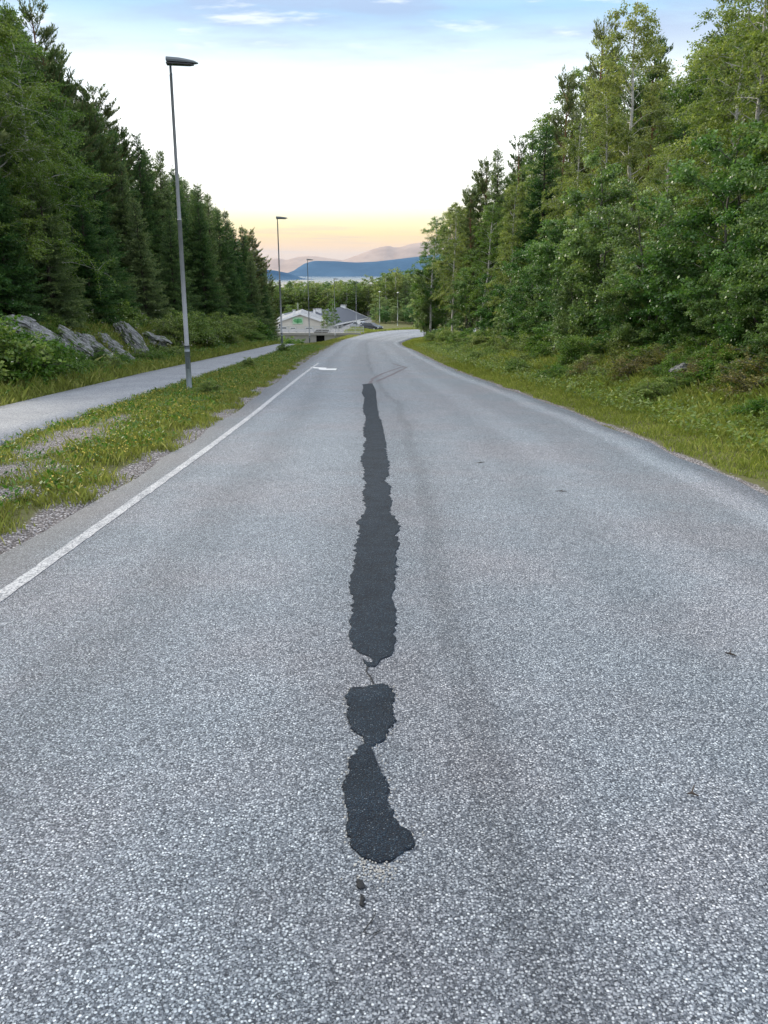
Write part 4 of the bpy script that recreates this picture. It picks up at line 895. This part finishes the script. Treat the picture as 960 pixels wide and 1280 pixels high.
ROCKS = [(38, 408, -10.5, (.80, .6, .40), (.15, .35, .2), 'weathered grey rock at the far left under the spruces', 1), (14, 413, -10.4, (.42, .45, .35), (.2, .2, .1), 'small dark rock left of the weathered grey one', 2), (62, 418, -10.3, (.6, .4, .26), (.2, .5, -.1), 'low grey rock right of the weathered one', 9),
         (94, 424, -10.2, (.72, .36, .22), (.15, .66, -.2), 'thin slanting slab of rock left of the paired slabs', 3), (126, 435, -10.0, (.72, .34, .20), (.1, .58, -.2), 'front one of the two paired slanting rock slabs', 4), (150, 438, -10.0, (.72, .36, .22), (.15, .68, -.2), 'back one of the two paired slanting rock slabs', 5), (110, 428, -10.4, (.6, .4, .34), (.1, .5, -.2), 'dark rock wedged between the slanting slabs', 10), (138, 430, -10.5, (.6, .4, .4), (.1, .5, -.2), 'dark rock behind the paired slabs', 11),
         (170, 422, -10.3, (.95, .5, .36), (.2, .80, -.2), 'tall pale slanting rock slab, highest of the outcrop', 6), (194, 426, -10.5, (.7, .6, .45), (.1, .4, .3), 'dark broken rock right of the tall slab', 7), (214, 424, -10.8, (.7, .6, .45), (.3, .3, .2), 'low grey rock behind the nearest lamp pole', 8)]
for r in ROCKS: rock_px(*r)
for u, v, x, sz, lab, sd in [(930, 508, 7.0, (.42, .35, .22), 'pale grey stone in the right bank near the picture edge', 21), (857, 510, 6.4, (.26, .24, .18), 'small pale stone left of the larger bank stone', 22), (805, 490, 6.4, (.22, .22, .2), 'small grey stone half hidden in the right bank grass', 23), (696, 461, 6.4, (.3, .3, .35), 'upright grey stone at the foot of the right trees', 24)]:
    y = y_for(u, x); rock('rock', (x, y, float(ground_z(x, y)) + .30), sz, (.3, .2, sd), lab, sd)

# ------------------------------------------------------------------ street lamps
def lamp_tall(x, y, H, label, face, kind=0):
    """mast with sleeve base and a blade-shaped luminaire reaching over the road"""
    z = float(ground_z(x, y)); r = empty('street_lamp', (x, y, z), face, label, 'street lamp', 'street lamps along the road'); st = M['steel'] if kind == 0 else M['palesteel']
    p = MB().tube([(0, 0, -.2), (0, 0, .95)], .064, 14).tube([(0, 0, .95), (0, 0, 1.06)], [.064, .054], 14); p.build('base_sleeve', M['palesteel'] if kind else M['sleeve'], r, True)
    MB().box(-.03, .03, -.070, -.060, .55, .80).build('hatch', M['lamphead'], r)
    MB().tube([(0, 0, .99), (0, 0, 1.09)], .059, 14).build('collar', M['lamphead'], r, True)
    MB().tube([(0, 0, 1.0), (0, 0, H * .55)], [.053, .048], 14).build('lower_pole', st, r, True)
    MB().tube([(0, 0, H * .55), (0, 0, H * .555), (0, 0, H - .22)], [.048, .041, .030], 14).build('upper_pole', st, r, True)
    MB().tube([(0, 0, H - .24), (0, 0, H - .18), (0, 0, H - .02)], [.036, .026, .024], 10).build('spigot', M['lamphead'], r, True)
    # luminaire: lofted blade
    if kind == 0:
        sec = [(-.08, .13, -.01, .082), (-.02, .14, -.025, .080), (.18, .145, -.03, .072), (.34, .13, -.03, .054), (.50, .09, -.028, .028), (.59, .03, -.024, -.006)]
    else:
        sec = [(-.14, .15, -.05, .09), (0, .17, -.06, .12), (.2, .17, -.06, .12), (.36, .12, -.05, .06)]
    V, F = [], []
    for (xx, hw, zb, zt) in sec:
        prof = [(-hw, zb), (-hw, zb + (zt - zb) * .35), (-hw * .55, zb + (zt - zb) * .9), (0, zt), (hw * .55, zb + (zt - zb) * .9), (hw, zb + (zt - zb) * .35), (hw, zb)]
        V += [(xx, a, H + b + .03) for a, b in prof]
    k = 7
    for i in range(len(sec) - 1):
        for j in range(k): F.append((i * k + j, i * k + (j + 1) % k, (i + 1) * k + (j + 1) % k, (i + 1) * k + j))
    F += [tuple(range(k))[::-1], tuple(range((len(sec) - 1) * k, len(sec) * k))]
    hd = MB().add(V, F).build('lamp_head', M['lamphead'] if kind == 0 else M['palesteel'], r)
    MB().prism([(-.08, -.12), (.40, -.10), (.50, -.03), (.50, .03), (.40, .10), (-.08, .12)], H - .035, H - .012).build('lens', M['lens'], hd)
    return r
for u, vb, vt, Y, lab, k in [(237, 489, 78, 19.0, 'nearest tall grey street lamp on the verge left of the road', 0), (353, 440, 273, 47.2, 'second grey street lamp along the cycle path', 0), (387, 425, 325, 79, 'third street lamp, standing left of the house gable', 0), (419, 420, 349, 110, 'fourth street lamp, before the small birch', 0), (445.5, 412, 353, 128, 'fifth street lamp, before the dark roofed house', 0), (474.5, 410, 365, 158, 'left one of the two pale street lamps at the bend', 1), (497, 410, 366, 163, 'right one of the two pale street lamps at the bend', 1)]:
    x = x_at(u, vb, Y); z0 = float(ground_z(x, Y)); lr = lamp_tall(x, Y, z_at(vt, Y) - z0, lab, R_(8) if k == 0 else R_(-60), k)
    if Y < 20: lr.rotation_euler[1] = .0135

# ------------------------------------------------------------------ houses, wall, railing, cars
def gable_house(name, label, cx, cy, rz, wd, ln, zf, ze, zt, wallm, roofm, windows=(), ov=.35, chim=()):
    """ridge along local y; front gable at y=0"""
    r = empty(name, (cx, cy, zf), rz, label, 'house'); h = ze - zf; a = zt - zf; hw = wd / 2
    b = MB().add([(-hw, 0, 0), (hw, 0, 0), (hw, 0, h), (0, 0, a), (-hw, 0, h), (-hw, ln, 0), (hw, ln, 0), (hw, ln, h), (0, ln, a), (-hw, ln, h)],
                 [(0, 1, 2, 3, 4), (9, 8, 7, 6, 5), (1, 6, 7, 2), (5, 0, 4, 9), (4, 3, 8, 9), (3, 2, 7, 8)])
    b.build('wall', wallm, r)
    sl = (a - h) / hw; t = .16; rf = MB()
    for s in (-1, 1):
        x1 = s * (hw + ov); z1 = a - sl * (hw + ov)
        V = [(0, -ov, a + .03), (x1, -ov, z1 + .03), (x1, ln + ov, z1 + .03), (0, ln + ov, a + .03)]
        rf.add(V + [(x, y, z + t) for x, y, z in V], [(0, 1, 2, 3), (7, 6, 5, 4), (0, 4, 5, 1), (1, 5, 6, 2), (2, 6, 7, 3), (3, 7, 4, 0)])
    ro = rf.build('roof', roofm, r)
    for yy in (-ov - .06, ln + ov + .01):
        for s in (-1, 1):
            x1 = s * (hw + ov); z1 = a - sl * (hw + ov)
            V = [(0, yy, a - .12), (x1, yy, z1 - .12), (x1, yy, z1 + t + .10), (0, yy, a + t + .10)]
            V += [(x, y + .05, z) for x, y, z in V]
            MB().add(V, [(0, 1, 2, 3), (7, 6, 5, 4), (0, 4, 5, 1), (1, 5, 6, 2), (2, 6, 7, 3), (3, 7, 4, 0)]).build('bargeboard', M['white'], ro)
    for s in (-1, 1):
        x1 = s * (hw + ov + .03); z1 = a - sl * (hw + ov); MB().box(min(x1, x1 + s * .05), max(x1, x1 + s * .05), -ov, ln + ov, z1 - .1, z1 + t).build('gutter', M['white'], ro)
    for (x, y, w_, d_, zb, zt_) in chim:
        c = MB().box(x - w_ / 2, x + w_ / 2, y - d_ / 2, y + d_ / 2, zb - zf, zt_ - zf); c.build('chimney', M['white'], ro); MB().box(x - w_ / 2 - .08, x + w_ / 2 + .08, y - d_ / 2 - .08, y + d_ / 2 + .08, zt_ - zf + .002, zt_ - zf + .1).build('chimney_cap', M['roofgrey'], ro)
    for face, c, z0, w_, h_ in windows:          # face: f front, r right side, l left side
        def bxx(mb, c0, c1, zz0, zz1, d0, d1):
            if face == 'f': return mb.box(c0, c1, -d1, -d0, zz0, zz1)
            if face == 'r': return mb.box(hw + d0, hw + d1, c0, c1, zz0, zz1)
            return mb.box(-hw - d1, -hw - d0, c0, c1, zz0, zz1)
        wn = MB(); f_ = .09
        bxx(wn, c - w_ / 2 - f_, c + w_ / 2 + f_, z0 - f_, z0, .003, .06); bxx(wn, c - w_ / 2 - f_, c + w_ / 2 + f_, z0 + h_, z0 + h_ + f_, .003, .06)
        bxx(wn, c - w_ / 2 - f_, c - w_ / 2, z0, z0 + h_, .003, .06); bxx(wn, c + w_ / 2, c + w_ / 2 + f_, z0, z0 + h_, .003, .06)
        wo_ = wn.build('window', M['white'], r); bxx(MB(), c - w_ / 2, c + w_ / 2, z0, z0 + h_, .005, .025).build('pane', M['glass'], wo_)
    return r
YB = 148; zfl = -10.4
ax = x_at(375, 390, YB); hwB = x_at(402, 402, YB) - ax
b1 = gable_house('house', 'beige gabled building with white roof edges and a green sign', ax, YB, R_(4), hwB * 2 - .5, 12, zfl, z_at(401, YB), z_at(390, YB) - .3, M['wallbeige'], M['roofgrey'], [('f', -3.0, .9, .9, 1.1), ('f', -1.4, .5, .8, 1.4), ('f', 1.6, .9, 1.2, 1.0), ('l', 3, 1, 1.2, 1.1), ('l', 7, 1, 1.2, 1.1)], .35, [(-1.1, 1.2, .5, .5, z_at(394, YB), z_at(388.2, YB))])
sg = empty('wall_sign', (ax - .45, YB - .10, z_at(405, YB)), R_(4), 'green leaf emblem sign on the beige gable', 'sign')
sh_ = (z_at(396.5, YB) - z_at(405, YB)); MB().box(-.95, .95, -.05, 0, 0, sh_).build('sign_board', plain('pale green board', (.42, .62, .40), .6, .1), sg)
mbx = MB()
for (cx_, cz_, r1_, r2_) in [(-.35, .62, .42, .30), (.25, .70, .50, .30), (.0, .42, .45, .22), (.55, .45, .25, .2)]:
    mbx.add([(cx_ + r1_ * math.cos(k * .628) * (1 + .12 * (k % 2)), -.062, (cz_ + r2_ * math.sin(k * .628) * (1 + .2 * (k % 2))) * sh_ / 1.25) for k in range(10)], [tuple(range(10))])
    mbx.V[-10:] = [(x, y - .002 * len(mbx.F), z) for x, y, z in mbx.V[-10:]]
mbx.build('leaf_emblem', M['green'], sg)
MB().box(-.06, .06, -.085, -.08, .1, sh_ * .7).box(-.3, .3, -.085, -.08, sh_ * .3, sh_ * .36).build('emblem_stem', M['greendark'], sg)
YC = 163; ax2 = x_at(354, 391, YC); hw2 = ax2 - x_at(341.5, 404, YC)
gable_house('house', 'small grey roofed gable with white trim, left of the beige building', ax2, YC, R_(-6), hw2 * 2 - .5, 9, zfl, z_at(403.5, YC), z_at(391.5, YC) - .3, M['wallbeige'], M['roofgrey'], [('f', -.6, .6, .8, 1.0), ('f', 1.0, .6, .8, 1.0)], .3)
# big dark roofed house: ridge runs away from the camera to the right
d_ = Vector((.26, .966, 0)); rz2 = -math.atan2(.26, .966)
fx, fy = x_at(428, 383, 186), 186.0; L2 = 24
nearp = Vector((fx, fy, 0)) - d_ * L2
gable_house('house', 'long dark roofed house with white trim and chimneys', nearp.x, nearp.y, rz2, 11.0, L2, zfl - .6, z_at(398.5, 180), z_at(383.5, 186) - .2, M['white'], M['roofdark'],
            [('r', 2 + 3.1 * k, .55, 1.9, 1.2) for k in range(7)] + [('f', -2, .6, 1.2, 1.2), ('f', 2, .6, 1.2, 1.2)], .5,
            [(.4, L2 - .6, 1.0, .8, z_at(392, 185), z_at(381.5, 185)), (.8, 5.5, 1.0, .8, z_at(396, 168), z_at(386, 168)), (1.2, 1.8, .35, .35, z_at(394, 164), z_at(386.5, 164))])
# flag pole
fpx = x_at(373, 400, 168); fz = float(ground_z(fpx, 168)); fp = empty('flag_pole', (fpx, 168, fz), 0, 'thin white flag pole behind the beige gable', 'pole')
MB().tube([(0, 0, 0), (0, 0, z_at(379, 168) - fz)], [.06, .03], 8).build('pole', M['white'], fp); MB().tube([(0, 0, z_at(379, 168) - fz), (0, 0, z_at(379, 168) - fz + .12)], [.06, .02], 8).build('finial', M['palesteel'], fp)
# underpass wall with opening
ztop = -7.12; zb = -11.0
wl = empty('retaining_wall', (0, 117.2, 0), 0, 'pale concrete retaining wall with dark underpass opening', 'wall')
ox0, ox1 = x_at(395, 420, 117), x_at(405.5, 420, 117); oz = z_at(417, 117)
for x0, x1, z0, z1 in [(-17.5, ox0, zb, ztop - .35), (ox1, -3.6, zb, ztop - .35), (ox0, ox1, oz, ztop - .35)]: MB().box(x0, x1, 0, .4, z0, z1).build('wall_panel', M['concrete'], wl)
MB().box(-17.8, -3.4, -.15, .55, ztop - .345, ztop).build('coping', M['concrete'], wl)
MB().box(ox0 - .3, ox1 + .3, .41, 5.0, zb, oz + .2).build('tunnel_shade_block', M['dark'], wl)  # solid block behind the opening; its black colour stands for the tunnel's shade
# railing along the deck edge
rl = empty('railing', (0, 0, 0), 0, 'pale metal railing on top of the underpass wall', 'railing')
ra, rb_ = Vector((-17.6, 117.4, ztop)), Vector((-3.0, 117.6, ztop)); rc = Vector((-2.0, 127.5, float(ground_z(-2.9, 127)) + .0))
for A_, B_ in ((ra, rb_),):
    n = 12
    for i in range(n + 1):
        p = A_.lerp(B_, i / n); MB().box(p.x - .03, p.x + .03, p.y - .03, p.y + .03, p.z + .002, p.z + .95).build('post', M['rail'], rl)
    for hgt in (.93, .55, .15):
        MB().tube([A_ + Vector((0, -.05, hgt)), B_ + Vector((0, -.05, hgt))], .035, 6).build('rail', M['rail'], rl)
    mp = MB()
    for i in range(120):
        p = A_.lerp(B_, (i + .5) / 120); mp.box(p.x - .012, p.x + .012, p.y - .056, p.y - .044, p.z + .16, p.z + .92)
    tag(mp.build('bars', M['rail'], rl), None, None, None, 'stuff')

def car(x, y, z, rz, label, body):
    r = empty('parked_car', (x, y, z), rz, label, 'car', 'cars parked by the houses')
    side = [(-2.1, .35), (-2.15, .75), (-1.95, .95), (-1.35, 1.02), (1.15, .98), (2.0, .82), (2.12, .55), (2.05, .32)]
    roofp = [(-1.75, .98), (-1.25, 1.42), (.25, 1.45), (1.05, .98)]
    def loft(pr, w0, w1, zsplit):
        n = len(pr); V = []
        for s in (-1, 1):
            V += [(px, s * (w0 if pz < zsplit else w1), pz) for px, pz in pr]
        return V, [tuple(range(n)), tuple(range(n, 2 * n))[::-1]] + [(i, n + i, n + (i + 1) % n, (i + 1) % n) for i in range(n)]
    MB().add(*loft(side, .88, .84, .9)).build('body', body, r); cb = MB().add(*loft(roofp, .80, .62, 1.2)).build('cabin', body, r)
    for s in (-1, 1):
        V = [(-1.55, s * .79, 1.02), (-1.18, s * .665, 1.36), (.2, s * .66, 1.38), (.85, s * .79, 1.02)]
        MB().add([(a, b + s * .012, c) for a, b, c in V], [(0, 1, 2, 3)]).build('side_window', M['glass'], cb)
        for wx in (-1.3, 1.3):
            wh = MB().tube([(wx, s * .68, .32), (wx, s * .90, .32)], .32, 16).build('wheel', M['rubber'], r); MB().tube([(wx, s * .901, .32), (wx, s * .915, .32)], .19, 12).build('rim', M['palesteel'], wh)
        MB().box(2.06, 2.13, s * .75 - .14, s * .75 + .14, .58, .72).build('headlight', M['white'], r); MB().box(-2.17, -2.10, s * .75 - .1, s * .75 + .1, .65, .85).build('tail_light', M['red'], r)
    MB().add([(.35, -.60, 1.40), (.35, .60, 1.40), (1.08, .74, 1.00), (1.08, -.74, 1.00)], [(0, 1, 2, 3)]).build('windscreen', M['glass'], cb)
    return r
cx1 = x_at(464, 412, 150); car(cx1, 150, float(ground_z(cx1, 150)) + .0, R_(-35), 'dark car parked at the outside of the road bend', M['carpaint'])
cx2 = x_at(452, 411, 153); car(cx2, 153.5, float(ground_z(cx2, 153.5)), R_(-25), 'silver car parked left of the dark car', M['carsilver'])
# round sign
rx0 = x_at(446, 405, 140); rsz = float(ground_z(rx0, 140)); rs = empty('road_sign', (rx0 + .35, 140, rsz), 0, 'round white road sign in front of the dark roofed house', 'sign')
hs_ = z_at(402.5, 140) - rsz; MB().tube([(0, 0, 0), (0, 0, hs_ + .2)], .035, 8).build('post', M['palesteel'], rs)
MB().tube([(0, -.06, hs_), (0, -.04, hs_)], .34, 20).build('sign_face', M['white'], rs); MB().tube([(0, -.039, hs_), (0, -.035, hs_)], .36, 20).build('sign_rim', M['steel'], rs)
